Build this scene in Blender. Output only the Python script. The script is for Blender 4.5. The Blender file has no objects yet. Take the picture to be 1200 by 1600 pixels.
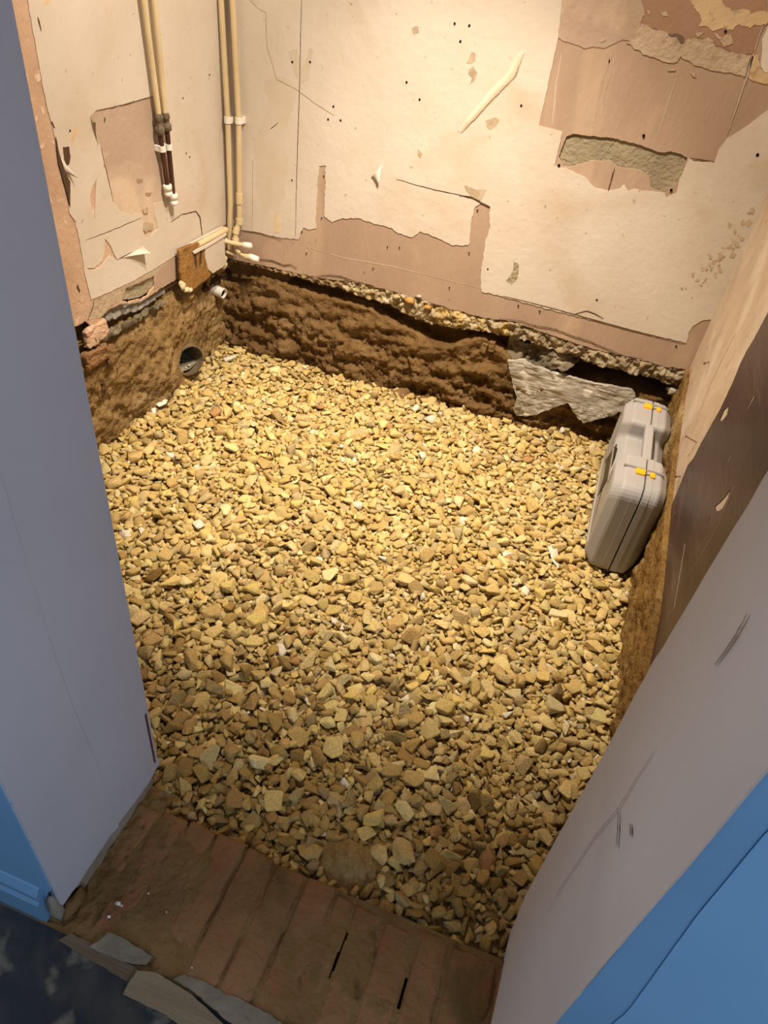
import bpy, bmesh, math, random
import numpy as np
from mathutils import Vector, Matrix, noise

random.seed(7)
rng = np.random.default_rng(11)
SC = bpy.context.scene
COL = SC.collection

# ------------------------------------------------------------------ camera
F = 1109.0
CAM_H = 1.5
def _ray(px, py):
    v = np.array([px - 600.0, py - 800.0, F]); return v / np.linalg.norm(v)
_dn = _ray(413, 2056); _vy = _ray(1098, -104)
_Z = -_dn; _Y = _vy - _Z * (_vy @ _Z); _Y /= np.linalg.norm(_Y); _X = np.cross(_Y, _Z)
M = np.stack([_X, _Y, _Z])
cd = bpy.data.cameras.new('camera'); cam = bpy.data.objects.new('camera', cd); COL.objects.link(cam)
cd.sensor_fit = 'VERTICAL'; cd.sensor_height = 36.0; cd.lens = 36.0 * F / 1600.0; cd.clip_start = 0.02
R3 = Matrix([[M[i, 0], -M[i, 1], -M[i, 2]] for i in range(3)])
cam.matrix_world = Matrix.Translation((0, 0, CAM_H)) @ R3.to_4x4()
SC.camera = cam

# ------------------------------------------------------------------ world, lights, exposure
w = bpy.data.worlds.new('world'); SC.world = w; w.use_nodes = True
w.node_tree.nodes['Background'].inputs[0].default_value = (0.55, 0.65, 0.8, 1)
w.node_tree.nodes['Background'].inputs[1].default_value = 0.05
SC.view_settings.view_transform = 'Standard'; SC.view_settings.look = 'None'
SC.view_settings.exposure = 0.0; SC.view_settings.gamma = 1.0
SC.view_settings.use_curve_mapping = False

def light(name, kind, loc, power, color, target=None, **kw):
    l = bpy.data.lights.new(name, kind); l.energy = power; l.color = color
    for k, v in kw.items(): setattr(l, k, v)
    o = bpy.data.objects.new(name, l); COL.objects.link(o); o.location = loc
    if target is not None:
        o.rotation_euler = (Vector(target) - Vector(loc)).to_track_quat('-Z', 'Y').to_euler()
    return o
light('room_lamp_and_fill', 'SPOT', (-0.48, 1.56, 2.34), 300, (1.0, 0.85, 0.67), (-0.46, 1.95, 0.0),
      spot_size=math.radians(71), spot_blend=1.0, shadow_soft_size=0.03)
light('room_lamp_and_fill', 'SPOT', (-0.20, 1.50, 2.34), 158, (1.0, 0.85, 0.67), (-1.25, 2.0, 0.75),
      spot_size=math.radians(78), spot_blend=1.0, shadow_soft_size=0.03)  # added spot, only there to brighten the left wall
light('room_lamp_and_fill', 'SPOT', (-0.60, 1.58, 2.34), 112, (1.0, 0.85, 0.67), (0.45, 2.0, 0.65),
      spot_size=math.radians(78), spot_blend=1.0, shadow_soft_size=0.03)  # another added spot, lifts the right wall and upper right corner
# cool hall light from unseen area lights, added behind and at either end
light('hall_back_fill', 'AREA', (1.05, -1.40, 1.25), 13.0, (0.84, 0.92, 1.0), (0.35, 0.3, 0.9), shape='RECTANGLE', size=0.5, size_y=0.8)
light('hall_end_fill', 'AREA', (1.92, -0.45, 1.30), 9.0, (0.78, 0.89, 1.0), (0.0, 0.20, 0.9), shape='RECTANGLE', size=0.6, size_y=1.0)
light('hall_end_fill', 'AREA', (-1.92, -0.14, 1.40), 12.0, (0.95, 0.96, 1.0), (0.2, 0.30, 0.9), shape='RECTANGLE', size=0.6, size_y=1.1)

# ------------------------------------------------------------------ pixel -> point on a plane of the room
def _w(p): return M @ _ray(*p)
def onz(p, z): d = _w(p); return Vector(d * ((z - CAM_H) / d[2]) + np.array([0, 0, CAM_H]))
def ony(p, y): d = _w(p); return Vector(d * (y / d[1]) + np.array([0, 0, CAM_H]))
def onx(p, x): d = _w(p); return Vector(d * (x / d[0]) + np.array([0, 0, CAM_H]))

XL, XR, YB, YF, YH = -1.340, 0.395, 2.388, 0.620, 0.316
ZC = 2.40           # ceilings
ZH = 0.03           # brick and hall floor level, gravel is 0
XJL, XJR = -0.555, 0.205

# ------------------------------------------------------------------ materials
def mat(name, c1, c2=None, scale=8, rough=0.8, bump=0.0, bscale=60, c3=None, s3=2.0, t3=(0.5, 0.65), spec=0.3, stretch=None, c4=None, s4=40, t4=(0.68, 0.72), metal=0.0, t2=(0.35, 0.65)):
    m = bpy.data.materials.new(name); m.use_nodes = True
    nt = m.node_tree; N = nt.nodes; L = nt.links
    b = N['Principled BSDF']; b.inputs['Roughness'].default_value = rough
    b.inputs['Specular IOR Level'].default_value = spec; b.inputs['Metallic'].default_value = metal
    tc = N.new('ShaderNodeTexCoord'); vec = tc.outputs['Object']
    if stretch:
        mp = N.new('ShaderNodeMapping'); mp.inputs['Scale'].default_value = stretch; L.new(vec, mp.inputs[0]); vecs = mp.outputs[0]
    else: vecs = vec
    def noise_n(s, v, det=6, dist=0.3):
        n = N.new('ShaderNodeTexNoise'); n.inputs['Scale'].default_value = s; n.inputs['Detail'].default_value = det
        n.inputs['Distortion'].default_value = dist; L.new(v, n.inputs['Vector']); return n.outputs['Fac']
    def ramp(fac, lo, hi):
        r = N.new('ShaderNodeMapRange'); r.inputs['From Min'].default_value = lo; r.inputs['From Max'].default_value = hi
        L.new(fac, r.inputs['Value']); return r.outputs[0]
    def mixc(f, a, bcol):
        x = N.new('ShaderNodeMix'); x.data_type = 'RGBA'; L.new(f, x.inputs['Factor'])
        if isinstance(a, tuple): x.inputs['A'].default_value = (*a, 1)
        else: L.new(a, x.inputs['A'])
        x.inputs['B'].default_value = (*bcol, 1); return x.outputs['Result']
    col = None
    if c2 is not None: col = mixc(ramp(noise_n(scale, vecs), *t2), c1, c2)
    if c3 is not None: col = mixc(ramp(noise_n(s3, vecs, 8, 0.6), *t3), col if col else c1, c3)
    if c4 is not None: col = mixc(ramp(noise_n(s4, vec, 5, 0.2), *t4), col if col else c1, c4)
    if col is None: b.inputs['Base Color'].default_value = (*c1, 1)
    else: L.new(col, b.inputs['Base Color'])
    if bump > 0:
        bn = N.new('ShaderNodeBump'); bn.inputs['Strength'].default_value = min(1, bump); bn.inputs['Distance'].default_value = 0.01
        L.new(noise_n(bscale, vecs, 8, 0.2), bn.inputs['Height']); L.new(bn.outputs[0], b.inputs['Normal'])
    return m

MT = dict(
    cream=mat('cream_paint', (0.645, 0.570, 0.485), (0.595, 0.510, 0.420), 4.0, 0.75, 0.14, 45, c3=(0.53, 0.42, 0.30), s3=3.2, t3=(0.55, 0.80), c4=(0.36, 0.26, 0.17), s4=55, t4=(0.68, 0.78)),
    lining=mat('lining_paper', (0.70, 0.64, 0.56), (0.64, 0.57, 0.48), 5, 0.8, 0.1, 60),
    pink=mat('pink_plaster', (0.43, 0.308, 0.225), (0.38, 0.265, 0.19), 4, 0.85, 0.15, 50, c3=(0.55, 0.40, 0.28), s3=3.0, t3=(0.55, 0.75), stretch=(1.6, 1.6, 0.7), c4=(0.26, 0.15, 0.09), s4=35, t4=(0.70, 0.78)),
    pale=mat('pale_pink_plaster', (0.47, 0.355, 0.27), (0.42, 0.305, 0.225), 5, 0.85, 0.2, 50, c3=(0.60, 0.46, 0.34), s3=4),
    beige=mat('beige_skim', (0.52, 0.41, 0.30), (0.45, 0.34, 0.235), 9, 0.9, 0.5, 70, c4=(0.36, 0.25, 0.17), s4=28, t4=(0.58, 0.7)),
    brown_plaster=mat('brown_plaster', (0.36, 0.225, 0.15), (0.32, 0.19, 0.125), 5, 0.85, 0.2, 50),
    yellow=mat('yellow_cream_paint', (0.60, 0.45, 0.27), (0.53, 0.39, 0.22), 8, 0.8, 0.3, 60, c4=(0.42, 0.28, 0.16), s4=30, t4=(0.62, 0.68)),
    render=mat('grey_render', (0.36, 0.31, 0.21), (0.28, 0.235, 0.155), 7, 0.95, 0.6, 90, c3=(0.42, 0.35, 0.22), s3=5),
    stain=mat('brown_stain', (0.38, 0.28, 0.18), (0.50, 0.40, 0.28), 30, 0.85, 0.1, 50),
    chase=mat('chase_filler', (0.62, 0.52, 0.38), (0.66, 0.58, 0.46), 20, 0.8, 0.2, 60),
    damp=mat('damp_stain', (0.48, 0.35, 0.23), (0.56, 0.44, 0.31), 40, 0.85, 0.2, 80),
    tan_stain=mat('tan_stain', (0.60, 0.44, 0.24), (0.70, 0.58, 0.42), 12, 0.8, 0.1, 50),
    salmon=mat('salmon_plaster', (0.58, 0.39, 0.27), (0.49, 0.32, 0.215), 7, 0.9, 0.3, 60, c4=(0.70, 0.52, 0.40), s4=30, t4=(0.6, 0.66)),
    raw=mat('raw_wall_plaster', (0.54, 0.43, 0.32), (0.47, 0.36, 0.255), 7, 0.8, 0.3, 30, c3=(0.59, 0.49, 0.385), s3=5, stretch=(1, 1.5, 0.9), c4=(0.30, 0.18, 0.10), s4=22, t4=(0.66, 0.74)),
    maroon=mat('dark_brown_gloss_paint', (0.075, 0.042, 0.036), (0.052, 0.030, 0.026), 5, 0.42, 0.15, 30, c3=(0.12, 0.085, 0.075), s3=6, t3=(0.52, 0.75), spec=0.35, stretch=(1, 0.7, 2.2), c4=(0.25, 0.19, 0.15), s4=55, t4=(0.70, 0.76)),
    soil=mat('soil', (0.185, 0.108, 0.042), (0.125, 0.070, 0.027), 11, 0.95, 1.0, 80, c3=(0.26, 0.165, 0.075), s3=5, t3=(0.5, 0.72), c4=(0.07, 0.036, 0.015), s4=16, t4=(0.60, 0.72), spec=0.1),
    soil_left=mat('sandy_soil', (0.30, 0.195, 0.082), (0.205, 0.125, 0.05), 9, 0.95, 1.0, 60, c3=(0.36, 0.245, 0.12), s3=6, t3=(0.5, 0.7), c4=(0.10, 0.052, 0.022), s4=18, t4=(0.62, 0.74), spec=0.1),
    soil_right=mat('ochre_soil', (0.27, 0.165, 0.055), (0.18, 0.10, 0.032), 16, 0.95, 1.0, 80, c3=(0.38, 0.27, 0.13), s3=6, t3=(0.55, 0.75), c4=(0.09, 0.045, 0.016), s4=22, t4=(0.6, 0.72), spec=0.1),
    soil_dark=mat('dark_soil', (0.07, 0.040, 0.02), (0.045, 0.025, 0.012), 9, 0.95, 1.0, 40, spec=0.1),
    fines=mat('gravel_fines', (0.40, 0.28, 0.12), (0.27, 0.18, 0.072), 60, 0.95, 1.0, 120, c3=(0.42, 0.30, 0.14), s3=30, spec=0.1),
    mortar=mat('lime_mortar', (0.46, 0.37, 0.22), (0.33, 0.25, 0.13), 14, 0.95, 1.0, 90, c3=(0.56, 0.47, 0.32), s3=20, c4=(0.50, 0.33, 0.10), s4=9, t4=(0.58, 0.68)),
    tan_mortar=mat('tan_mortar', (0.36, 0.26, 0.15), (0.22, 0.14, 0.07), 16, 0.95, 1.0, 90, c3=(0.15, 0.09, 0.04), s3=12),
    mortar_grey=mat('grey_lime_mortar', (0.44, 0.36, 0.24), (0.30, 0.23, 0.135), 18, 0.95, 1.0, 90, c3=(0.20, 0.145, 0.08), s3=14, t3=(.52, .68)),
    rock=mat('grey_footing', (0.20, 0.16, 0.10), (0.11, 0.085, 0.052), 13, 0.95, 1.0, 60, c3=(0.36, 0.31, 0.22), s3=9, t3=(0.52, 0.68)),
    slab=mat('grey_concrete', (0.46, 0.42, 0.35), (0.30, 0.265, 0.205), 12, 0.5, 0.6, 40, c3=(0.62, 0.58, 0.50), s3=14, t3=(0.56, 0.66), spec=0.5, c4=(0.20, 0.165, 0.115), s4=20, t4=(.62, .74)),
    brick=mat('worn_brick', (0.29, 0.155, 0.078), (0.22, 0.13, 0.06), 10, 0.95, 0.8, 60, c3=(0.155, 0.105, 0.042), s3=7, t3=(0.5, 0.68), c4=(0.29, 0.115, 0.06), s4=10, t4=(0.57, 0.74), spec=0.1),
    mud=mat('dry_mud', (0.235, 0.155, 0.066), (0.18, 0.113, 0.048), 9, 0.95, 0.9, 60, c3=(0.20, 0.115, 0.052), s3=7, t3=(.5,.7), c4=(.10,.06,.028), s4=25, t4=(.62,.75), spec=0.1),
    reveal_left=mat('lilac_white_paint', (0.52, 0.55, 0.66), (0.48, 0.51, 0.62), 3, 0.6, 0.06, 25, c3=(0.43, 0.48, 0.60), s3=2, t3=(0.6, 0.9)),
    reveal_right=mat('grey_white_paint', (0.68, 0.65, 0.64), (0.62, 0.595, 0.595), 3, 0.6, 0.06, 25, c3=(0.56, 0.54, 0.56), s3=2.5, t3=(0.55, 0.85)),
    blue=mat('blue_paint', (0.175, 0.36, 0.60), (0.16, 0.335, 0.57), 3, 0.6, 0.05, 30),
    blue_dark=mat('blue_paint_strip', (0.15, 0.31, 0.52), (0.135, 0.28, 0.47), 4, 0.6, 0.08, 30),  # darker tone of the same blue, for edge strip and skirting
    plaster_grey=mat('grey_backing', (0.34, 0.31, 0.27), (0.24, 0.21, 0.17), 10, 0.95, 0.6, 60),
    hall_floor=mat('dark_vinyl', (0.012, 0.017, 0.026), (0.018, 0.022, 0.030), 6, 0.6, 0.2, 30, c3=(0.045, 0.045, 0.042), s3=11, t3=(0.42, 0.66), c4=(0.17, 0.155, 0.125), s4=17, t4=(0.56, 0.70)),
    batten=mat('dusty_batten', (0.17, 0.13, 0.09), (0.12, 0.09, 0.06), 6, 0.9, 0.4, 40, stretch=(0.6, 6, 1)),
    plank=mat('pale_board', (0.27, 0.22, 0.15), (0.20, 0.16, 0.105), 5, 0.85, 0.3, 40, stretch=(0.5, 5, 1)),
    screed=mat('grey_screed', (0.25, 0.225, 0.18), (0.17, 0.15, 0.115), 12, 0.95, 0.6, 70),
    pipe_cream=mat('cream_painted_pipe', (0.66, 0.53, 0.32), (0.58, 0.45, 0.26), 9, 0.5, 0.05, 60, c4=(0.35, 0.22, 0.12), s4=60, t4=(0.70, 0.74)),
    copper=mat('tarnished_copper', (0.12, 0.055, 0.032), (0.075, 0.034, 0.021), 14, 0.45, 0.1, 60, metal=0.5),
    brass=mat('dirty_fitting', (0.20, 0.155, 0.10), (0.11, 0.08, 0.05), 60, 0.6, 0.6, 90, metal=0.2),
    white=mat('white_plastic', (0.82, 0.78, 0.70), (0.76, 0.71, 0.62), 12, 0.4, 0),
    waste=mat('white_waste_plastic', (0.74, 0.72, 0.66), (0.68, 0.65, 0.58), 12, 0.4, 0),
    chip=mat('chipboard', (0.36, 0.19, 0.055), (0.26, 0.13, 0.035), 40, 0.85, 0.5, 120, c3=(0.20, 0.095, 0.025), s3=12, t3=(0.58, 0.7)),
    black=mat('dark_hollow', (0.012, 0.008, 0.005), None, rough=1.0, spec=0.0),
    clay=mat('clay_drain', (0.20, 0.15, 0.09), (0.13, 0.095, 0.055), 14, 0.7, 0.5, 60),
    silt=mat('grey_silt', (0.20, 0.18, 0.12), (0.30, 0.28, 0.21), 30, 0.6, 0.7, 90),
    grey=mat('grey_plastic', (0.375, 0.36, 0.35), (0.345, 0.33, 0.322), 6, 0.5, 0.05, 150, spec=0.4),
    amber=mat('amber_plastic', (0.90, 0.43, 0.012), None, rough=0.4),
    steel=mat('dull_steel', (0.35, 0.32, 0.28), None, rough=0.4, metal=0.9),
    rust=mat('rusty_nail', (0.10, 0.05, 0.025), (0.15, 0.08, 0.04), 80, 0.7),
    plate=mat('black_plate', (0.016, 0.014, 0.012), None, rough=0.45),
    letter=mat('pale_letters', (0.42, 0.38, 0.34), None, rough=0.5),
    foam=mat('cream_foam', (0.74, 0.62, 0.42), (0.64, 0.50, 0.30), 20, 0.8, 0.5, 60),
    ceiling=mat('white_ceiling', (0.72, 0.69, 0.64), None, rough=0.9),
    hall_wall=mat('hall_wall_paint', (0.30, 0.40, 0.52), None, rough=0.8),
    paper=mat('torn_white_plastic', (0.80, 0.74, 0.68), None, rough=0.7),
    crack=mat('crack_shade', (0.10, 0.06, 0.035), None, rough=1.0, spec=0.0),
    grey_crack=mat('grey_crack', (0.30, 0.28, 0.275), None, rough=1.0, spec=0.0),
    scratch=mat('pale_scratch', (0.50, 0.40, 0.31), None, rough=0.9),
    red_line=mat('dark_red_edge', (0.12, 0.035, 0.025), None, rough=0.8),
    orange_brick=mat('orange_brick', (0.50, 0.25, 0.07), (0.40, 0.20, 0.06), 25, 0.9, 0.6, 60),
    grit=mat('pale_pebble', (0.50, 0.42, 0.34), (0.42, 0.35, 0.28), 30, 0.9, 0.4, 60),
)

# ------------------------------------------------------------------ mesh helpers
def link(name, me, m=None, parent=None, smooth=False):
    o = bpy.data.objects.new(name, me); COL.objects.link(o)
    if m is not None: me.materials.clear(); me.materials.append(m)
    if parent is not None: o.parent = parent
    if smooth:
        for p in me.polygons: p.use_smooth = len(p.vertices) < 5
    return o
def from_bm(name, bm, m, parent=None, smooth=False):
    me = bpy.data.meshes.new(name); bm.normal_update(); bm.to_mesh(me); bm.free(); return link(name, me, m, parent, smooth)
def pyd(name, vs, fs, m, parent=None, smooth=False):
    me = bpy.data.meshes.new(name); me.from_pydata([tuple(v) for v in vs], [], fs); me.update()
    return link(name, me, m, parent, smooth)
def tag(o, label=None, cat=None, group=None, kind=None):
    if label: o['label'] = label
    if cat: o['category'] = cat
    if group: o['group'] = group
    if kind: o['kind'] = kind
    return o
def empty(name, loc):
    o = bpy.data.objects.new(name, None); COL.objects.link(o); o.location = loc; o.empty_display_size = 0.05; return o
def kid(o, parent):     # parent a mesh built in world space to a thing whose base is elsewhere
    o.parent = parent; o.matrix_parent_inverse = Matrix.Translation(parent.location).inverted(); return o
def box_bm(lo, hi, bev=0.0, seg=2):
    bm = bmesh.new(); bmesh.ops.create_cube(bm, size=1)
    for v in bm.verts:
        for i in range(3): v.co[i] = lo[i] + (v.co[i] + 0.5) * (hi[i] - lo[i])
    if bev > 0: bmesh.ops.bevel(bm, geom=bm.edges[:], offset=bev, segments=seg, affect='EDGES', profile=0.5)
    return bm
def box(name, lo, hi, m, parent=None, bev=0.0): return from_bm(name, box_bm(lo, hi, bev), m, parent)

def jag(pts, amp=0.003, step=0.006, seed=0.0, closed=True):
    out = []; n = len(pts); d = 0.0
    for i in range(n if closed else n - 1):
        a = Vector(pts[i]); b = Vector(pts[(i + 1) % n]); L = (b - a).length
        k = max(1, min(120, int(L / step)))
        nr = Vector((-(b - a).y, (b - a).x)).normalized() if L > 1e-9 else Vector((0, 0))
        for j in range(k):
            t = j / k; s = (d + L * t)
            q = a.lerp(b, t)
            f = noise.noise((s * 55, seed, 0.3)) + 0.6 * noise.noise((s * 160, seed, 7.3))
            out.append(q + nr * f * amp)
        d += L
    if not closed: out.append(Vector(pts[-1]))
    return out

AX = {'back': lambda u, v, d: (u, YB + d, v), 'left': lambda u, v, d: (XL - d, u, v), 'right': lambda u, v, d: (XR + d, u, v),
      'flat': lambda u, v, d: (u, v, d), 'jl': lambda u, v, d: (XJL - d, u, v)}
def uv(side, p, z=0.0):
    if side == 'back': q = ony(p, YB); return Vector((q.x, q.z))
    if side == 'left': q = onx(p, XL); return Vector((q.y, q.z))
    if side == 'right': q = onx(p, XR); return Vector((q.y, q.z))
    if side == 'jl': q = onx(p, XJL); return Vector((q.y, q.z))
    q = onz(p, z); return Vector((q.x, q.y))

def sheet(name, side, loops, d0, d1, m, parent=None):
    """a sheet of plaster, paper or paint with holes, from depth d0 to d1 behind the wall face"""
    cu = bpy.data.curves.new('tmp', 'CURVE'); cu.dimensions = '2D'; cu.fill_mode = 'BOTH'; cu.extrude = 0.5
    for lp in loops:
        sp = cu.splines.new('POLY'); sp.points.add(len(lp) - 1); sp.use_cyclic_u = True
        for i, q in enumerate(lp): sp.points[i].co = (q[0], q[1], 0, 1)
    o = bpy.data.objects.new('tmp', cu); COL.objects.link(o)
    dg = bpy.context.evaluated_depsgraph_get(); dg.update()
    me = bpy.data.meshes.new_from_object(o.evaluated_get(dg)); bpy.data.objects.remove(o); bpy.data.curves.remove(cu)
    f = AX[side]
    for v in me.vertices:
        x, y, z = v.co; v.co = f(x, y, d0 + (z + 0.5) * (d1 - d0))
    me.name = name
    bm = bmesh.new(); bm.from_mesh(me); bmesh.ops.remove_doubles(bm, verts=bm.verts[:], dist=1e-6)
    bmesh.ops.recalc_face_normals(bm, faces=bm.faces[:]); bm.to_mesh(me); bm.free()
    return link(name, me, m, parent)

def PZ(pts, k, ox, oy): return [(ox + x / k, oy + y / k) for x, y in pts]
def W(side, pts, z=0.0): return [uv(side, p, z) for p in pts]

def crack(name, side, pts, width, m, parent, d=-0.0022, amp=0.0012):
    q = jag(W(side, pts), amp, 0.008, seed=pts[0][0], closed=False); n = len(q); L = []; Rr = []
    for i in range(n):
        t = (q[min(i + 1, n - 1)] - q[max(i - 1, 0)]).normalized(); nr = Vector((-t.y, t.x))
        wd = width * (0.35 + 0.65 * math.sin(math.pi * (i + 0.3) / (n - 0.4))) * (0.75 + 0.5 * noise.noise((i * 0.7, pts[0][1], 1.0)))
        L.append(q[i] + nr * wd / 2); Rr.append(q[i] - nr * wd / 2)
    return sheet(name, side, [L + Rr[::-1]], d, d + 0.0006, m, parent)

def fbm(p, s, o=4): return noise.fractal((p[0] * s, p[1] * s, p[2] * s), 0.9, 2.1, o)

def grid(name, nu, nv, fn, m, parent=None, smooth=True, skip=None):
    vs = [fn(i / (nu - 1), j / (nv - 1)) for i in range(nu) for j in range(nv)]
    fs = []
    for i in range(nu - 1):
        for j in range(nv - 1):
            a = i * nv + j; f = (a, a + nv, a + nv + 1, a + 1)
            if skip and skip([(vs[a][k] + vs[a + nv + 1][k]) / 2 for k in range(3)]): continue
            fs.append(f)
    return pyd(name, vs, fs, m, parent, smooth)
def interp(pts, x):
    if x <= pts[0][0]: return pts[0][1]
    for a, b in zip(pts, pts[1:]):
        if x <= b[0]: return a[1] + (b[1] - a[1]) * (x - a[0]) / max(1e-9, b[0] - a[0])
    return pts[-1][1]
def edge_band(name, side, top_px, bot_px, d_top, d_bot, amp, m, parent, n=160, nv=16, bulge=0.0, fs=30):
    """a rough band of mortar or stone between two broken edges on a wall plane"""
    T = sorted([tuple(q) for q in W(side, top_px)]); B = sorted([tuple(q) for q in W(side, bot_px)])
    u0, u1 = max(T[0][0], B[0][0]), min(T[-1][0], B[-1][0])
    f = AX[side]
    def fn(a, b):
        u = u0 + a * (u1 - u0); zt = interp(T, u); zb = interp(B, u)
        zb = min(zb, zt - 0.002)
        zb += 0.006 * noise.noise((u * 60, 3.1, d_bot)) + 0.004 * noise.noise((u * 170, 9.1, d_bot))
        v = zb + (zt - zb) * b
        dd = d_bot + (d_top - d_bot) * b - bulge * math.sin(math.pi * min(1, b * 1.0))
        dd += amp * fbm((u, v, d_bot), fs, 5)
        if b == 0: dd = max(dd, 0) + 0.05
        return f(u, v, dd)
    return grid(name, n, nv, fn, m, parent)

def tube(name, pts, r, m, parent=None, seg=14, cap=True, radii=None, world=False):
    P = [Vector(p) for p in pts]; bm = bmesh.new(); rings = []
    t0 = (P[1] - P[0]).normalized(); up = Vector((0, 0, 1)) if abs(t0.z) < 0.9 else Vector((0, 1, 0))
    n = (up - t0 * up.dot(t0)).normalized()
    for i, p in enumerate(P):
        a = (P[i] - P[i - 1]).normalized() if i else t0
        b = (P[i + 1] - P[i]).normalized() if i < len(P) - 1 else a
        t = (a + b).normalized(); n = (n - t * n.dot(t)).normalized(); bi = t.cross(n)
        rr = radii[i] if radii else r
        rings.append([bm.verts.new(p + n * math.cos(2 * math.pi * k / seg) * rr + bi * math.sin(2 * math.pi * k / seg) * rr) for k in range(seg)])
    for A, B in zip(rings, rings[1:]):
        for k in range(seg): bm.faces.new((A[k], A[(k + 1) % seg], B[(k + 1) % seg], B[k]))
    if cap:
        for rg in (rings[0], rings[-1]): bm.faces.new([bm.verts.new(v.co) for v in rg])
    bmesh.ops.recalc_face_normals(bm, faces=[f for f in bm.faces if len(f.verts) == 4])
    for f in bm.faces:
        if len(f.verts) > 4:
            f.normal_update(); out = (P[0] - P[1]) if (f.calc_center_median() - P[0]).length < (f.calc_center_median() - P[-1]).length else (P[-1] - P[-2])
            if f.normal.dot(out) < 0: f.normal_flip()
    o = from_bm(name, bm, m, None, True)
    if parent is not None: kid(o, parent)
    return o
def bend(pts, r=0.03, n=6):
    """round the corners of a polyline"""
    P = [Vector(p) for p in pts]; out = [P[0]]
    for i in range(1, len(P) - 1):
        a = (P[i - 1] - P[i]); b = (P[i + 1] - P[i]); rr = min(r, a.length * 0.49, b.length * 0.49)
        s = P[i] + a.normalized() * rr; e = P[i] + b.normalized() * rr
        for k in range(n + 1):
            t = k / n; out.append((1 - t) ** 2 * s + 2 * t * (1 - t) * P[i] + t * t * e)
    out.append(P[-1]); return out
def lump(name, loc, size, m, parent=None, seed=0, amp=0.35, sub=2, rot=0):
    bm = bmesh.new(); bmesh.ops.create_icosphere(bm, subdivisions=sub, radius=1)
    for v in bm.verts:
        k = 1 + amp * fbm((v.co.x + seed, v.co.y, v.co.z), 1.3, 3); v.co *= k
        v.co = Vector((v.co.x * size[0], v.co.y * size[1], v.co.z * size[2]))
    bmesh.ops.rotate(bm, verts=bm.verts, cent=(0, 0, 0), matrix=Matrix.Rotation(rot, 3, 'Z'))
    if parent is None:
        o = from_bm(name, bm, m, None, True); o.location = loc; return o
    bmesh.ops.translate(bm, verts=bm.verts, vec=loc)
    return kid(from_bm(name, bm, m, None, True), parent)

# ================================================================== SETTING
# ---- the back wall: grey render, pink plaster, cream paint, each a sheet of its own
PB = [(340, 402), (357, 404), (408, 414), (459, 426), (500, 435), (565, 442), (600, 452), (650, 465), (700, 482), (760, 498), (800, 502), (850, 520), (925, 545), (1000, 562), (1040, 573), (1078, 578)]
wb = sheet('wall_back', 'back', [[Vector((XL - .05, ZC))] + [uv('back', p) + Vector((0, .012)) for p in PB] + [Vector((XR + .02, ZC))]], 0.007, 0.05, MT['render'])
tag(wb, kind='structure')
grey_hole = PZ([(300, 610), (330, 597), (400, 607), (500, 615), (560, 630), (640, 650), (720, 680), (740, 682), (765, 675), (790, 680), (840, 703), (820, 770), (800, 812), (770, 838), (740, 862), (700, 850), (675, 835), (670, 790), (640, 765), (600, 755), (530, 745), (490, 715), (460, 722), (420, 715), (370, 730), (320, 745), (290, 745), (265, 700), (285, 650)], 2.857, 780, 0)
bot = jag(W('back', PB), 0.0035, 0.006, 3, False)
bot[0].x = XL - .02; bot[-1].x = XR + .01
pl = sheet('plaster_coat', 'back', [[Vector((XL - .02, ZC))] + bot + [Vector((XR + .01, ZC))], jag(W('back', grey_hole), 0.002, 0.005, 5)], 0.001, 0.007, MT['pink'], wb)
# cream paint over it
ce = [(378, 360), (405, 364), (436, 371), (466, 374), (474, 356), (485, 359), (494, 357), (493, 340), (495, 319), (496, 289), (499, 259), (509, 259), (508, 296), (507, 337), (519, 347), (537, 341), (560, 341), (590, 351), (612, 356), (620, 364), (646, 371), (657, 362), (676, 369), (706, 382), (732, 384), (736, 349), (742, 322), (752, 317), (766, 322), (765, 356), (757, 386), (753, 412), (751, 450), (753, 456), (780, 462), (850, 481), (920, 499), (1000, 519), (1072, 536), (1076, 520), (1084, 508), (1100, 500), (1109, 499)]
pk = PZ([(1200, 490), (1110, 560), (1015, 620), (980, 670), (960, 722), (900, 722), (870, 718), (848, 704), (805, 800), (790, 862), (745, 882), (738, 860), (690, 855), (640, 850), (600, 842), (575, 852), (557, 822), (540, 842), (490, 850), (430, 840), (380, 790), (300, 752), (247, 740), (282, 588), (178, 560), (235, 300), (262, 170), (280, 0)], 2.857, 780, 0)
b1 = jag(W('back', [(350, 352)] + ce), 0.0034, 0.004, 8, False); b1[0].x = XL
b1[-1].x = XR
q0 = uv('back', (1200, 171))
b2 = [Vector((XR, b1[-1].y + .02)), Vector((XR, q0.y - 0.08))] + jag(W('back', pk), 0.0015, 0.006, 12, False)
last = b2[-1]
outer = [Vector((XL, ZC))] + b1 + b2 + [Vector((last.x + .02, 1.75)), Vector((last.x + .03, ZC))]
cp = sheet('cream_paint_layer', 'back', [outer], -0.0012, 0.001, MT['cream'], wb); cp['label'] = 'dirty cream painted skin with torn lower edge'
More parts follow.
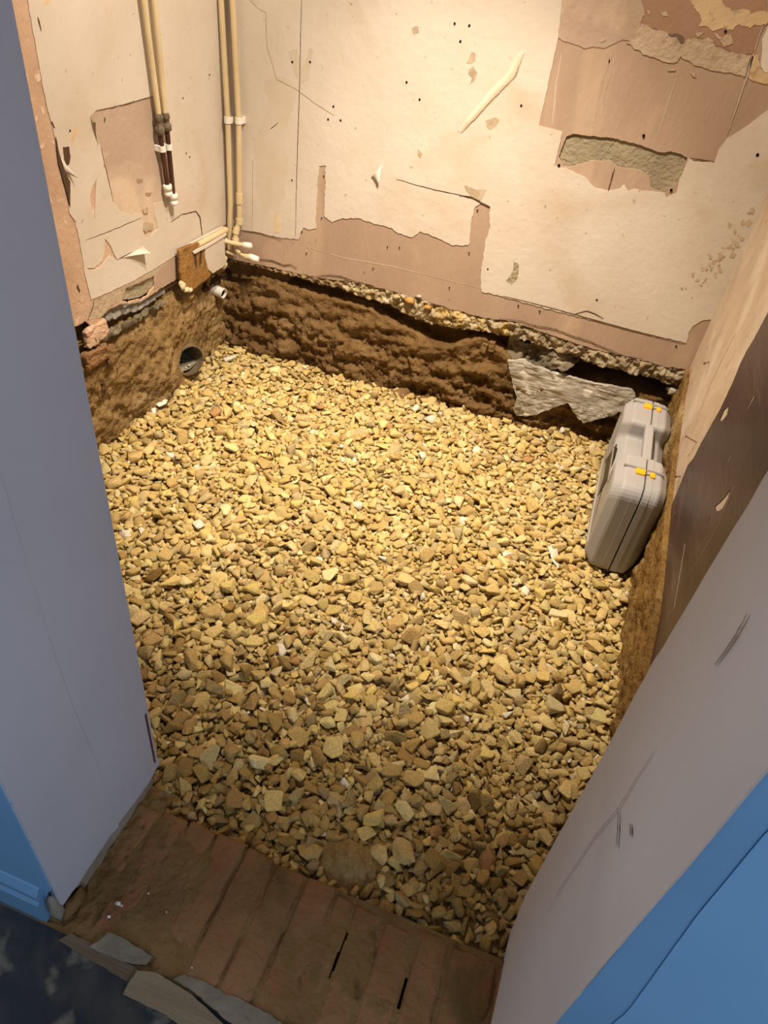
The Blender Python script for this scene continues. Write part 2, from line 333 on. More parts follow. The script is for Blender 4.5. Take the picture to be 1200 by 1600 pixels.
# skims and paint remains in the upper right corner
Z6 = lambda pts: PZ(pts, 3.529, 860, 0)
def up(loop, n):     # extend the points on the frame's top edge upwards
    return loop
sheet('pale_skim', 'back', [jag(W('back', Z6([(66, -300), (60, 0), (42, 210), (100, 235), (180, 262), (260, 262), (300, 266), (345, 245), (372, 226), (400, 214), (450, 225), (500, 130), (520, 80), (505, 0), (520, -300)])), 0.003, 0.006, 21)], -0.0006, 0.001, MT['pale'], wb)
sheet('brown_skim', 'back', [jag(W('back', Z6([(510, -300), (505, 0), (518, 80), (500, 130), (600, 170), (690, 200), (735, 250), (800, 205), (840, 210), (900, 240), (1000, 290), (1110, 300), (1150, 200), (1190, 130), (1200, -300)])), 0.003, 0.006, 22)], -0.0004, 0.001, MT['brown_plaster'], wb)
sheet('beige_skim', 'back', [jag(W('back', Z6([(500, 130), (570, 160), (640, 180), (660, 200), (700, 200), (725, 248), (760, 215), (800, 205), (815, 222), (850, 215), (900, 240), (930, 270), (1000, 290), (1060, 296), (1110, 305), (1090, 360), (1075, 420), (1000, 405), (880, 385), (780, 352), (720, 310), (700, 340), (680, 350), (620, 335), (560, 318), (500, 290), (470, 268), (420, 240), (450, 220)])), 0.004, 0.005, 23)], -0.0014, 0.001, MT['beige'], wb)
sheet('yellow_paint_remains', 'back', [jag(W('back', Z6([(760, -200), (770, 0), (800, 50), (832, 90), (818, 145), (860, 152), (900, 162), (960, 158), (1000, 164), (1040, 142), (1070, 152), (1100, 160), (1130, 120), (1160, 150), (1190, 140), (1230, 60), (1150, 70), (1060, 50), (1000, 62), (960, 22), (930, -10), (920, -200)])), 0.007, 0.004, 24)], -0.0016, 0.001, MT['yellow'], wb)
sheet('yellow_paint_remains', 'back', [jag(W('back', Z6([(1110, 310), (1150, 300), (1160, 380), (1200, 405), (1330, 405), (1330, 470), (1200, 462), (1140, 455), (1090, 430)])), 0.003, 0.005, 25)], -0.0012, 0.001, MT['yellow'], wb)
sheet('white_paint_remains', 'back', [jag(W('back', Z6([(1200, 140), (1165, 220), (1168, 290), (1158, 370), (1180, 400), (1330, 410), (1330, 130)])), 0.002, 0.005, 26)], -0.002, 0.001, MT['lining'], wb)
for i, pts in enumerate([[(800, 178), (812, 205), (850, 180)], [(835, 230), (870, 205), (905, 235)], [(900, 180), (950, 205), (990, 190), (1010, 240), (960, 260), (930, 215)], [(985, 60), (1010, 90), (1050, 60)], [(610, 65), (640, 60), (650, 90), (620, 85)], [(525, 60), (550, 62), (545, 82)], [(655, 380), (690, 382), (685, 390), (650, 390)], [(275, 230), (305, 212), (300, 225), (280, 236)], [(770, 395), (800, 398), (802, 430), (780, 420)]]):
    sheet('paint_flake', 'back', [jag(W('back', Z6(pts)), 0.003, 0.004, 30 + i)], -0.0018, 0.001, MT['beige'], wb)
sheet('dark_smear', 'back', [jag(W('back', Z6([(650, 188), (690, 182), (730, 200), (740, 235), (720, 245), (708, 225), (690, 200), (660, 200)])), 0.003, 0.004, 41)], -0.0020, 0.001, mat('soot', (0.16, 0.11, 0.08), None, rough=.9), wb)
crack('plaster_scratch', 'back', Z6([(1170, 140), (1120, 300), (1090, 400), (1050, 520), (1010, 640), (975, 740)]), 0.006, MT['scratch'], wb, -0.0012)
crack('plaster_scratch', 'back', Z6([(345, 290), (300, 400), (270, 520), (235, 700)]), 0.010, MT['pale'], wb, 0.0003)
crack('plaster_scratch', 'back', Z6([(320, 300), (330, 400), (300, 500), (280, 640)]), 0.010, MT['pale'], wb, 0.0003)
crack('plaster_scratch', 'back', Z6([(700, 420), (650, 560), (620, 660), (590, 760)]), 0.010, MT['pale'], wb, 0.0003)
crack('plaster_scratch', 'back', Z6([(60, 300), (30, 480), (10, 690)]), 0.008, MT['scratch'], wb, 0.0002)
# cracks and marks of the cream wall
crack('crack', 'back', [(472, -20), (470, 60), (468, 150), (465, 240), (463, 310), (462, 369)], 0.0026, MT['crack'], wb, amp=0.0006)
crack('crack', 'back', PZ([(110, 0), (150, 40), (175, 50), (180, 190), (210, 290), (220, 330), (300, 370), (380, 430), (460, 480)], 2.667, 350, 0), 0.0018, MT['stain'], wb)
crack('crack', 'back', PZ([(720, 745), (800, 770), (900, 795), (1000, 815), (1060, 835)], 2.667, 350, 0), 0.0024, MT['crack'], wb)
crack('crack', 'back', [(395, 250), (395, 320), (394, 362)], 0.0016, MT['stain'], wb)
crack('crack', 'back', PZ([(980, 815), (1030, 822), (1075, 845), (1110, 862)], 2.667, 350, 0), 0.007, MT['crack'], wb)
crack('crack', 'back', PZ([(140, 1080), (200, 1085), (250, 1105), (280, 1102), (305, 1118)], 2.667, 350, 0), 0.005, MT['crack'], wb)
crack('crack', 'back', PZ([(385, 1150), (440, 1145), (490, 1152), (540, 1170), (585, 1180)], 2.667, 350, 0), 0.004, MT['crack'], wb)
crack('crack', 'back', PZ([(80, 960), (150, 970), (240, 1000)], 2.667, 350, 0), 0.003, MT['crack'], wb)
crack('crack', 'back', PZ([(0, 1420), (100, 1432), (150, 1450), (250, 1470), (330, 1500), (420, 1530), (500, 1565), (560, 1590), (640, 1600)], 2.857, 780, 0), 0.004, MT['crack'], wb, amp=0.003)
crack('crack', 'back', PZ([(20, 1320), (200, 1365), (400, 1420), (600, 1475), (830, 1532)], 2.857, 780, 0), 0.0035, MT['crack'], wb, amp=0.0005)
crack('crack', 'back', PZ([(340, 1400), (390, 1388), (430, 1400), (465, 1422)], 2.857, 780, 0), 0.005, MT['crack'], wb)
crack('crack', 'back', PZ([(515, 748), (500, 800), (487, 850)], 2.857, 780, 0), 0.004, MT['crack'], wb)
crack('crack', 'back', PZ([(850, 705), (900, 712), (960, 722)], 2.857, 780, 0), 0.004, MT['crack'], wb)
crack('crack', 'back', [(198/1+0, 0), (198, 0.5)] if False else PZ([(195, 538), (225, 512)], 2.667, 350, 0), 0.003, MT['crack'], wb)
crack('plaster_edge', 'back', PZ([(340, 1030), (500, 1075), (700, 1110), (900, 1160), (1060, 1200)], 2.667, 350, 0), 0.004, MT['pale'], wb, 0.0004, 0.0006)
# filled pipe chase, a shallow ridge
q = [uv('back', p) for p in PZ([(100, 235), (60, 330), (-20, 410), (-90, 490), (-150, 555), (-180, 590)], 2.857, 780, 0)]
ch = tube('filled_chase', [(a.x, YB + 0.004, a.y) for a in q], 0.014, MT['chase'], None, 10, True, [0.010, 0.014, 0.014, 0.012, 0.009, 0.003]); ch.parent = wb
for v in ch.data.vertices: v.co.y = YB - 0.001 + (v.co.y - YB) * 0.45
crack('chase_edge', 'back', PZ([(85, 270), (85, 300), (40, 370), (-30, 440), (-110, 530), (-170, 590)], 2.857, 780, 0), 0.005, MT['stain'], wb, -0.004)
for i, pts in enumerate([[(1035, 215), (1050, 225), (1048, 250), (1030, 265), (1012, 262), (1020, 235)], [(1020, 285), (1040, 275), (1055, 300), (1048, 330), (1020, 360), (1035, 325), (1015, 305)], [(1090, 505), (1130, 490), (1150, 500), (1110, 540), (1095, 530)], [(210, 890), (232, 880), (238, 930), (236, 972), (212, 968)], [(785, 120), (810, 112), (812, 135), (790, 140)], [(808, 615), (828, 640), (820, 660), (808, 645)], [(1000, 770), (1060, 790), (1095, 790), (1070, 835), (1030, 820)]]):
    sheet('worn_patch', 'back', [jag(W('back', PZ(pts, 2.667, 350, 0)), 0.004, 0.004, 50 + i)], -0.0018, 0.001, MT['tan_stain' if i == 3 else 'stain'], wb)
sheet('worn_patch', 'back', [jag(W('back', PZ([(65, 1165), (90, 1180), (85, 1240), (55, 1270), (30, 1250), (60, 1215)], 2.857, 780, 0)), 0.003, 0.004, 58)], -0.0018, 0.001, MT['render'], wb)
for i in range(70):     # speckled damp running down beside the right corner
    t = random.random(); cx = 1205 + (1085 - 1205) * t + random.gauss(0, 9) - 6 + 10 * (1 - t); cy = 305 + (455 - 305) * t + random.gauss(0, 9)
    rr = random.uniform(2.0, 7.5) * (1.15 - .6 * t); n = 7
    q = [(cx + rr * random.uniform(.5, 1.2) * math.cos(k * 2 * math.pi / n) * .8, cy + rr * random.uniform(.5, 1.3) * math.sin(k * 2 * math.pi / n)) for k in range(n)]
    if max(uv('back', p).x for p in q) > XR - .002: continue
    sheet('damp_speck', 'back', [jag(W('back', q), 0.004, 0.004, 60 + i)], -0.0016 - .00002 * i, -.0010, MT['damp'], wb)
sheet('tan_patch', 'back', [jag(W('back', PZ([(270, 215), (310, 205), (312, 300), (340, 260), (358, 200), (370, 205), (355, 330), (330, 350), (300, 320)], 2.667, 350, 0)), 0.006, 0.004, 64)], -0.0016, 0.001, mat('faint_tan', (0.54, 0.44, 0.32), (0.60, 0.52, 0.42), 12), wb)
sheet('tan_patch', 'back', [jag(W('back', PZ([(170, 330), (240, 310), (300, 360), (290, 460), (250, 560), (270, 680), (250, 850), (140, 900), (130, 600), (180, 450)], 2.667, 350, 0)), 0.010, 0.005, 65)], -0.0014, 0.001, mat('faint_tan', (0.585, 0.49, 0.375), (0.62, 0.54, 0.45), 12), wb)
hole_me = None
def hole(side, p, r, parent):
    global hole_me
    if hole_me is None:
        bm = bmesh.new(); bmesh.ops.create_circle(bm, cap_ends=True, segments=9, radius=1); hole_me = bpy.data.meshes.new('screw_hole'); bm.to_mesh(hole_me); bm.free(); hole_me.materials.append(MT['black'])
    q = uv(side, p); o = bpy.data.objects.new('screw_hole', hole_me); COL.objects.link(o)
    o.location = AX[side](q.x, q.y, -0.0026); o.scale = (r * .78, r * .85, r)
    o.rotation_euler = (math.pi / 2, 0, 0) if side == 'back' else (math.pi / 2, 0, math.pi / 2)
    o.parent = parent
for x, y in [(962, 98), (1023, 106), (986, 172), (762, 342), (816, 414), (457, 443), (435, 497), (487, 501), (286, 258), (360, 258), (417, 733), (408, 908), (1057, 875), (682, 1029), (732, 1031), (1022, 1054), (940, 1198), (345, 1055), (1100, 1120), (284, 750), (325, 966), (622, 1118)]:
    hole('back', (350 + x / 2.667, y / 2.667), 0.0042 if y < 700 else 0.0036, wb)
for x, y in [(99, 471), (645, 605), (267, 738), (768, 848), (1153, 691), (436, 1338), (86, 1364), (181, 1389), (290, 1520), (1010, 140), (790, 1545)]:
    hole('back', (780 + x / 2.857, y / 2.857), 0.0055 if y > 600 and y < 1000 else 0.0042, wb)
# the paper tab turned up out of the wall
def flap(name, side, tri, lift, m, parent):
    a, b, c = W(side, tri); f = AX[side]; vs = []; n = 7
    for i in range(n):
        t = i / (n - 1); l = a.lerp(c, t); r = b.lerp(c, t)
        for s in (0, .5, 1):
            p = l.lerp(r, s); vs.append(f(p.x, p.y, -0.002 - lift * t ** 1.7))
    fs = []
    for i in range(n - 1):
        for s in range(2): k = i * 3 + s; fs.append((k, k + 1, k + 4, k + 3))
    o = pyd(name, vs, fs, m, parent, True); s = o.modifiers.new('thick', 'SOLIDIFY'); s.thickness = 0.0008; return o
flap('paper_tab', 'back', [(580, 277), (597, 258), (594, 285)], 0.012, MT['lining'], wb)

# ---- mortar, footing and cavity under the back plaster
edge_band('mortar_bed', 'back', [(357, 403), (459, 426), (506, 436), (545, 440)], [(357, 409), (408, 420), (459, 433), (498, 446), (534, 453), (545, 456)], 0.004, 0.006, 0.010, MT['tan_mortar'], wb, 200, 12, 0.003, 50)
edge_band('mortar_bed', 'back', [(535, 440), (565, 442), (600, 452), (650, 465), (700, 482), (760, 498), (800, 503)], [(535, 453), (565, 466), (600, 474), (628, 490), (650, 502), (671, 508), (714, 517), (753, 519), (800, 529)], 0.004, 0.004, 0.016, MT['mortar'], wb, 200, 18, 0.004, 42)
edge_band('mortar_bed', 'back', [(760, 498), (800, 502), (850, 520), (925, 545), (1000, 562), (1040, 573), (1078, 578)], [(760, 520), (780, 526), (820, 534), (850, 546), (890, 556), (940, 576), (1000, 588), (1040, 601), (1078, 614)], 0.004, 0.006, 0.018, MT['mortar_grey'], wb, 240, 18, 0.005, 42)
edge_band('footing_stone', 'back', [(785, 528), (850, 546), (905, 564)], [(785, 566), (850, 580), (885, 578), (905, 569)], 0.030, 0.012, 0.035, MT['rock'], wb, 150, 24, 0.0, 16)
for i, (p, s, m_) in enumerate([((640, 470), (.020, .012, .010), 'orange_brick'), ((668, 480), (.013, .010, .007), 'orange_brick'), ((655, 463), (.009, .007, .005), 'grit'), ((620, 464), (.016, .012, .008), 'mortar')]):
    q = ony(p, YB - .006); o = lump('rubble_bit', q, s, MT[m_], None, i * 3.7); o.parent = wb
for i, p in enumerate([(757, 542), (769, 540)]):
    q = ony(p, YB + .012); bm = box_bm((-.011, -.012, -.022), (.011, .012, .018), .003)
    bmesh.ops.rotate(bm, verts=bm.verts, cent=(0, 0, 0), matrix=Matrix.Rotation(.12 - .2 * i, 3, 'Y'))
    bmesh.ops.translate(bm, verts=bm.verts, vec=q); from_bm('brick_end', bm, MT['mud'], wb)

# ---- the soil bank under the back wall
TOPB = [(q.x, q.z) for q in (ony(p, YB) for p in [(340, 440), (361, 443), (408, 439), (459, 451), (487, 461), (526, 472), (565, 480), (585, 490), (612, 506), (643, 521), (675, 539), (698, 546), (722, 535), (753, 529), (790, 556), (810, 572), (900, 600), (985, 618), (1060, 640)])]
GFY = [(-1.36, 2.362), (-0.65, 2.362), (-0.06, 2.400), (0.1, 2.42), (0.4, 2.44)]
def bank_back(a, b):
    x = -1.40 + a * 1.84; zt = interp(TOPB, x); yf = interp(GFY, x)
    cav = 0.015 if x < -1.1 else (0.055 if x < 0.0 else 0.13)
    if b < 0.62:
        t = b / 0.62; z = -0.08 + t * (zt + 0.08); y = yf + (max(YB + .004, yf - .01) - yf) * max(0, t) ** 1.3
        am = 0.020 * math.sin(math.pi * min(1, t * .9 + .1)) + .012
    elif b < 0.80:
        t = (b - .62) / .18; z = zt + .010 * t; y = max(YB + .004, yf - .01) + (0.01 + cav) * t; am = .010
    else:
        t = (b - .80) / .20; z = zt + .010 + t * (0.46 - zt); y = YB + .014 + cav + (.004 if yf < 2.39 else .01); am = .008
    p = (x, y, z)
    d = am * (.75 * fbm(p, 14, 5) + 0.45 * fbm(p, 45, 4) + .25 * noise.noise((x * 130, y * 130, z * 170))) + (am * .9 * fbm((x * .7, 4, z * 2.2), 9, 3))
    return (x, y - d, z + 0.25 * d)
sb = grid('soil_bank', 330, 84, bank_back, MT['soil'])
tag(sb, 'dark brown dug soil bank below the back wall', None, kind='structure')
# soil lying over the lower right below the slab
# ---- broken concrete slab piece in the bank
slab_px = [(793, 563), (815, 566), (830, 572), (850, 580), (870, 586), (905, 597), (950, 606), (988, 613), (992, 622), (975, 640), (960, 650), (935, 656), (912, 661), (900, 652), (893, 640), (888, 632), (870, 637), (845, 645), (828, 651), (806, 651), (803, 640), (807, 622), (800, 600), (796, 580)]
def slab_mesh():
    YS = 2.372
    lp = jag([(ony(p, YS).x, ony(p, YS).z) for p in slab_px], 0.004, 0.006, 77)
    o = sheet('slab', 'flat', [lp], 0.0, 0.014, MT['slab'])
    me = o.data; bm = bmesh.new(); bm.from_mesh(me)
    bmesh.ops.triangulate(bm, faces=bm.faces[:])
    for _ in range(4):
        bmesh.ops.subdivide_edges(bm, edges=[e for e in bm.edges if e.calc_length() > .012], cuts=1, use_grid_fill=False)
        bmesh.ops.triangulate(bm, faces=bm.faces[:])
    ztop = max(v.co.y for v in bm.verts)
    for v in bm.verts:
        x, z, d = v.co; t = z
        y = YS + d + 0.05 * max(0, z - 0.10) + 0.010 * fbm((x, z, 0), 11, 4) + .004 * fbm((x, z, 2), 40, 3) + .012 * (x + .2)
        v.co = (x, y, z)
    bmesh.ops.recalc_face_normals(bm, faces=bm.faces[:]); bm.to_mesh(me); bm.free()
    for p in me.polygons: p.use_smooth = False
    return o
sl = slab_mesh(); sl.name = 'concrete_slab'
tag(sl, 'broken pale grey concrete piece jutting from soil behind the grey case', 'concrete')
q = ony((1052, 612), 2.40)
o = lump('plastic_scrap', q, (.018, .012, .014), MT['slab'], None, 5, .8); tag(o, 'crumpled grey scrap in dark hollow at the right corner', 'scrap')

# ---- the left wall
PL = [(100, 520), (133, 502), (143, 510), (157, 500), (160, 490), (170, 484), (186, 477), (200, 474), (213, 473), (226, 468), (240, 459), (253, 450), (268, 441), (283, 433), (300, 428), (345, 400)]
bl = jag(W('left', PL), 0.003, 0.006, 90, False); bl[-1].x = YB + .004
bl = [Vector((YF - .02, bl[0].y))] + bl
wl = sheet('wall_left', 'left', [[Vector((YF - .02, ZC))] + [b + Vector((0, .012)) for b in bl] + [Vector((YB + .004, ZC))]], 0.007, 0.05, MT['render'])
tag(wl, kind='structure')
Z1 = lambda pts: PZ(pts, 3.0, 0, 0)
greyL = jag(W('left', Z1([(570, 1402), (590, 1350), (610, 1352), (650, 1330), (680, 1318), (720, 1293), (727, 1340), (705, 1370), (690, 1390), (640, 1405), (600, 1420)])), 0.004, 0.005, 91)
sheet('plaster_coat', 'left', [[Vector((YF - .02, ZC))] + bl + [Vector((YB + .004, ZC))], greyL], 0.001, 0.007, MT['salmon'], wl)
cl = jag(W('left', Z1([(125, -60), (128, 0), (150, 130), (185, 330), (215, 480), (245, 600), (262, 660), (285, 760), (325, 880), (325, 1000), (352, 1040), (372, 1130), (385, 1210), (398, 1290), (425, 1405), (520, 1365), (620, 1318), (740, 1250), (850, 1180), (950, 1110), (1060, 1050)])), 0.0022, 0.006, 93, False)
cl[-1].x = YB
q = uv('left', (42, -20))
outerL = [Vector((q.x - .0, ZC))] + cl + [Vector((YB, ZC))]
pA = jag(W('left', Z1([(420, 545), (448, 520), (575, 492), (650, 472), (715, 452), (742, 452), (742, 560), (750, 700), (775, 880), (768, 940), (722, 955), (722, 1000), (738, 1070), (700, 1110), (676, 1120), (668, 1060), (665, 1000), (620, 1003), (560, 985), (535, 950), (505, 830), (470, 690), (440, 620)])), 0.0018, 0.005, 94)
pS = jag(W('left', Z1([(452, 835), (430, 880), (420, 920), (428, 975), (443, 1035), (446, 930)])), 0.001, 0.005, 95)
pT = jag(W('left', Z1([(490, 1118), (515, 1150), (530, 1185), (552, 1225), (540, 1215), (515, 1195), (498, 1215), (470, 1250), (425, 1270), (405, 1255), (440, 1258), (478, 1220), (488, 1180)])), 0.0015, 0.005, 96)
pC = jag(W('left', Z1([(292, 690), (322, 688), (330, 730), (326, 770), (312, 780), (298, 750)])), 0.002, 0.004, 97)
sheet('cream_paint_layer', 'left', [outerL, pA, pS, pT, pC], -0.0014, 0.001, MT['cream'], wl)['label'] = 'torn cream painted lining with peeled holes'
sheet('pink_patch', 'left', [jag(W('left', Z1([(415, 540), (448, 515), (745, 445), (750, 560), (757, 700), (782, 880), (775, 945), (730, 960), (745, 1075), (672, 1128), (660, 1010), (560, 990), (535, 955), (465, 690)])), .0005, .02, 98)], 0.0004, 0.001, MT['pale'], wl)
sheet('pink_band', 'left', [jag(W('left', Z1([(790, 1225), (850, 1195), (850, 1300), (800, 1320), (720, 1360), (735, 1290), (750, 1260)])), .002, .005, 99)], 0.0003, 0.001, MT['pink'], wl)
sheet('lower_skim', 'left', [jag(W('left', Z1([(430, 1410), (520, 1370), (620, 1322), (740, 1254), (790, 1228), (745, 1262), (730, 1290), (650, 1325), (590, 1350), (565, 1400), (470, 1490), (410, 1500)])), .002, .005, 100)], 0.0002, 0.001, MT['beige'], wl)
sheet('hollow', 'left', [jag(W('left', Z1([(292, 690), (322, 688), (330, 730), (326, 770), (312, 780), (298, 750)])), 0.001, 0.006, 97)], -.0002, 0.001, MT['crack'], wl)
sheet('hollow', 'left', [jag(W('left', Z1([(258, 640), (275, 720), (300, 800), (325, 850), (325, 970), (300, 870), (272, 770), (262, 700)])), 0.001, 0.005, 101)], -.003, -.0015, MT['crack'], wl)
flap('peeling_paper', 'left', [(94, 245), (98, 268), (113, 276)], 0.016, MT['lining'], wl)
flap('peeling_paper', 'left', [(188, 404), (224, 384), (222, 392)], 0.030, MT['lining'], wl)
flap('peeling_paper', 'left', [(140, 182), (152, 226), (141, 190)], 0.014, MT['render'], wl)
for pts, wd in [([(448, 518), (575, 490), (718, 450)], .0024), ([(800, 1040), (850, 1005), (915, 990), (935, 1020), (945, 1100)], .004), ([(915, 990), (935, 1015), (946, 1110)], .007), ([(550, 1215), (600, 1190), (660, 1165)], .004),
                ([(400, 1125), (520, 1080), (660, 1020)], .0018), ([(440, 1405), (430, 1450), (410, 1500)], .003), ([(360, 1335), (372, 1365)], .008), ([(490, 550), (488, 570)], .006), ([(175, 80), (190, 145)], .006), ([(690, 1395), (790, 1345), (850, 1310)], .003), ([(860, 1170), (960, 1110), (1050, 1055)], .004), ([(470, 690), (530, 945)], .003), ([(590, 1350), (650, 1330), (722, 1293)], .004), ([(240, 570), (252, 600)], .008)]:
    crack('crack', 'left', Z1(pts), wd, MT['crack'], wl)
for i, pts in enumerate([[(668, 975), (688, 970), (690, 1000), (672, 1005)], [(672, 1040), (715, 1045), (712, 1075), (680, 1090), (668, 1070)]]):
    sheet('chipped_hole', 'left', [jag(W('left', Z1(pts)), 0.004, 0.004, 105 + i)], -.003, 0.001, MT['stain'], wl)
for x, y in [(325, 612), (870, 718), (886, 735), (757, 1357), (675, 985), (690, 1065), (855, 460), (980, 350)]: hole('left', (x / 3, y / 3), .0035, wl)
sheet('stain_mark', 'left', [jag(W('left', Z1([(330, 650), (345, 600), (365, 600), (350, 650), (335, 690)])), 0.003, 0.004, 110)], -.0018, 0.001, MT['tan_stain'], wl)
sheet('stain_mark', 'left', [jag(W('left', Z1([(680, 905), (712, 900), (705, 920), (685, 920)])), 0.002, 0.004, 111)], -.0004, 0.001, MT['brown_plaster'], wl)
sheet('stain_mark', 'left', [jag(W('left', Z1([(640, 840), (670, 838), (668, 855), (645, 858)])), 0.002, 0.004, 112)], -.0004, 0.001, MT['brown_plaster'], wl)
sheet('stain_mark', 'left', [jag(W('left', Z1([(200, 0), (235, 0), (225, 22), (205, 25)])), 0.002, 0.004, 113)], -.0018, 0.001, MT['tan_stain'], wl)

# ---- soil bank under the left wall, with the drain's opening cut in it
DRN = Vector((-1.335, 2.052, 0.092)); DR = 0.056
def bank_left(a, b):
    y = 0.50 + a * 1.96; z = -0.08 + b * 0.56
    base = XL + 0.004
    if y < 1.95: base -= 0.030 * min(1, (1.95 - y) / .4) * max(0, 1 - z / .35)
    base += 0.03 * max(0, 1 - abs(y - 1.86) / .12) * max(0, 1 - abs(z - .12) / .2)
    if z > 0.33: base -= 0.05 * min(1, (z - .33) / .06)
    if y > 2.1: base -= 0.03 * min(1, (y - 2.1) / .1) * (1 if z < .33 else .3)
    p = (base, y, z); am = .022
    d = am * (.8 * fbm(p, 13, 5) + .45 * fbm((base, y * 1.4, z * .8), 45, 4) + .22 * noise.noise((base, y * 140, z * 140)))
    rr = math.hypot(y - DRN.y, z - DRN.z)
    k = min(1, max(0, (rr - DR) / .05)); d = d * k + (1 - k) * -0.004
    if z > .40: d = min(d, 0.0)
    return (base + d, y, z)
sl_ = grid('soil_bank', 280, 84, bank_left, MT['soil_left'], skip=lambda c: math.hypot(c[1] - DRN.y, c[2] - DRN.z) < DR * .97)
tag(sl_, 'sandy brown dug soil bank below the left wall', None, kind='structure')
edge_band('mortar_bed', 'left', [(140, 520), (160, 516), (200, 498), (230, 480), (256, 466)], [(140, 548), (165, 530), (200, 512), (235, 490), (256, 474)], -.004, -.004, .014, MT['rock'], wl, 110, 12, .004)
edge_band('footing_stone', 'left', [(158, 495), (190, 476), (225, 470), (262, 446)], [(158, 512), (190, 500), (225, 486), (262, 462)], 0.02, 0.012, .010, MT['plaster_grey'], wl, 90, 12)
for i, (p, s) in enumerate([((150, 521), (.010, .05, .028)), ((148, 556), (.014, .05, .026)), ((171, 553), (.012, .02, .03))]):
    q = onx(p, XL + .004); bm = box_bm((-s[0], -s[1], -s[2]), (s[0], s[1], s[2]), .006); bmesh.ops.subdivide_edges(bm, edges=[e for e in bm.edges if e.calc_length() > .01], cuts=7, use_grid_fill=True)
    for v in bm.verts: v.co += Vector([.006 * noise.noise(v.co * 45 + Vector((i, k * 7, 0))) + .003 * noise.noise(v.co * 140 + Vector((i, k * 7, 3))) for k in range(3)])
    bmesh.ops.translate(bm, verts=bm.verts, vec=q); from_bm('brick', bm, MT['salmon'] if i == 0 else MT['brick'], wl)

# ---- the right wall with brown paint, and its soil bank
PR = [(1077, 598), (1072, 617), (1062, 690), (1051, 783), (1040, 900), (1033, 960), (1017, 1036)]
br = jag(W('right', PR), 0.002, 0.006, 120, False)
br = [Vector((YB - .001, br[0].y))] + br + [Vector((YF, br[-1].y - .03))]
wr = sheet('wall_right', 'right', [[Vector((YB - .001, ZC))] + br + [Vector((YF, ZC))]], 0.0, 0.035, MT['raw']); tag(wr, kind='structure')
bp = jag(W('right', [(1075, 728), (1085, 715), (1095, 695), (1110, 668), (1126, 640), (1145, 600), (1158, 568), (1165, 553), (1180, 528), (1200, 490)]), 0.0025, 0.006, 121, False)
lowb = jag(W('right', [(1050, 790), (1040, 900), (1033, 960), (1017, 1036)]), 0.001, 0.006, 122, False)
slope = (bp[-1] - bp[0])
endp = bp[-1] + Vector((0, .02))
chips = [[(1140, 633), (1133, 640), (1126, 655), (1128, 660), (1137, 648)], [(1143, 765), (1130, 780), (1118, 792), (1121, 800), (1130, 795), (1138, 780)], [(1111, 806), (1107, 816), (1109, 817)]]
sheet('dark_brown_paint', 'right', [[Vector((YF, 1.05))] + [Vector((endp.x - .2, 0.98)), endp] + bp[::-1] + lowb + [Vector((YF, lowb[-1].y))]] + [jag(W('right', c), .002, .004, 125 + i) for i, c in enumerate(chips)], -0.0018, 0.0, MT['maroon'], wr)['label'] = 'dark brown glossy paint below a ragged edge'
for pts, wd in [([(1150, 760), (1120, 830), (1090, 880), (1075, 910)], .0018), ([(1072, 850), (1055, 950), (1040, 980)], .0016), ([(1170, 640), (1180, 620)], .004)]:
    crack('paint_scratch', 'right', pts, wd, MT['scratch'], wr, -.0026)
crack('crack', 'right', [(1095, 640), (1110, 600), (1150, 520)], .002, MT['stain'], wr, -.001)
crack('crack', 'right', [(1069, 745), (1080, 690), (1092, 640)], .002, MT['stain'], wr, -.001)
TR = sorted((a.x, a.y) for a in br)
def bank_right(a, b):
    y = 0.56 + a * 1.90; zt = interp(TR, y) + .012; t = b
    z = -0.08 + t * (zt + .08)
    x0 = 0.372 + max(0, (y - 1.6)) * .03
    x = x0 + (XR - .012 - x0) * t ** .8
    if b > .97: x = XR + .004
    p = (x, y, z); d = .016 * (fbm(p, 14, 5) + .4 * fbm(p, 50, 3)) * math.sin(math.pi * (0.15 + .8 * t))
    return (x - d * (1 if b <= .97 else .2), y, z)
o = grid('soil_bank', 260, 46, bank_right, MT['soil_right']); tag(o, 'narrow ochre dug soil bank below the right wall', None, kind='structure')

# ---- nails in the right wall
for i, (head, tip, lab) in enumerate([((1098, 502), (1110, 500), 'bent rusty nail highest up in the right wall corner'), ((1101, 568), (1109, 565), 'short rusty nail in bare plaster above brown paint'),
                                 ((1072, 682), (1090, 692), 'long rusty nail standing out beside the grey case'), ((1056, 745), (1064, 744), 'short rusty nail lowest in the right wall beside case')]):
    tip3 = onx(tip, XR + .002); dv = _w(head); hd = onx(head, XR - (.030 if i == 2 else .018))
    e = empty('nail', tip3); tag(e, lab, 'nail')
    tube('shank', [tip3, hd], .0016, MT['rust'], e, 6)
    tube('nail_head', [hd, hd + (hd - tip3).normalized() * .0015], .0036, MT['rust'], e, 8)

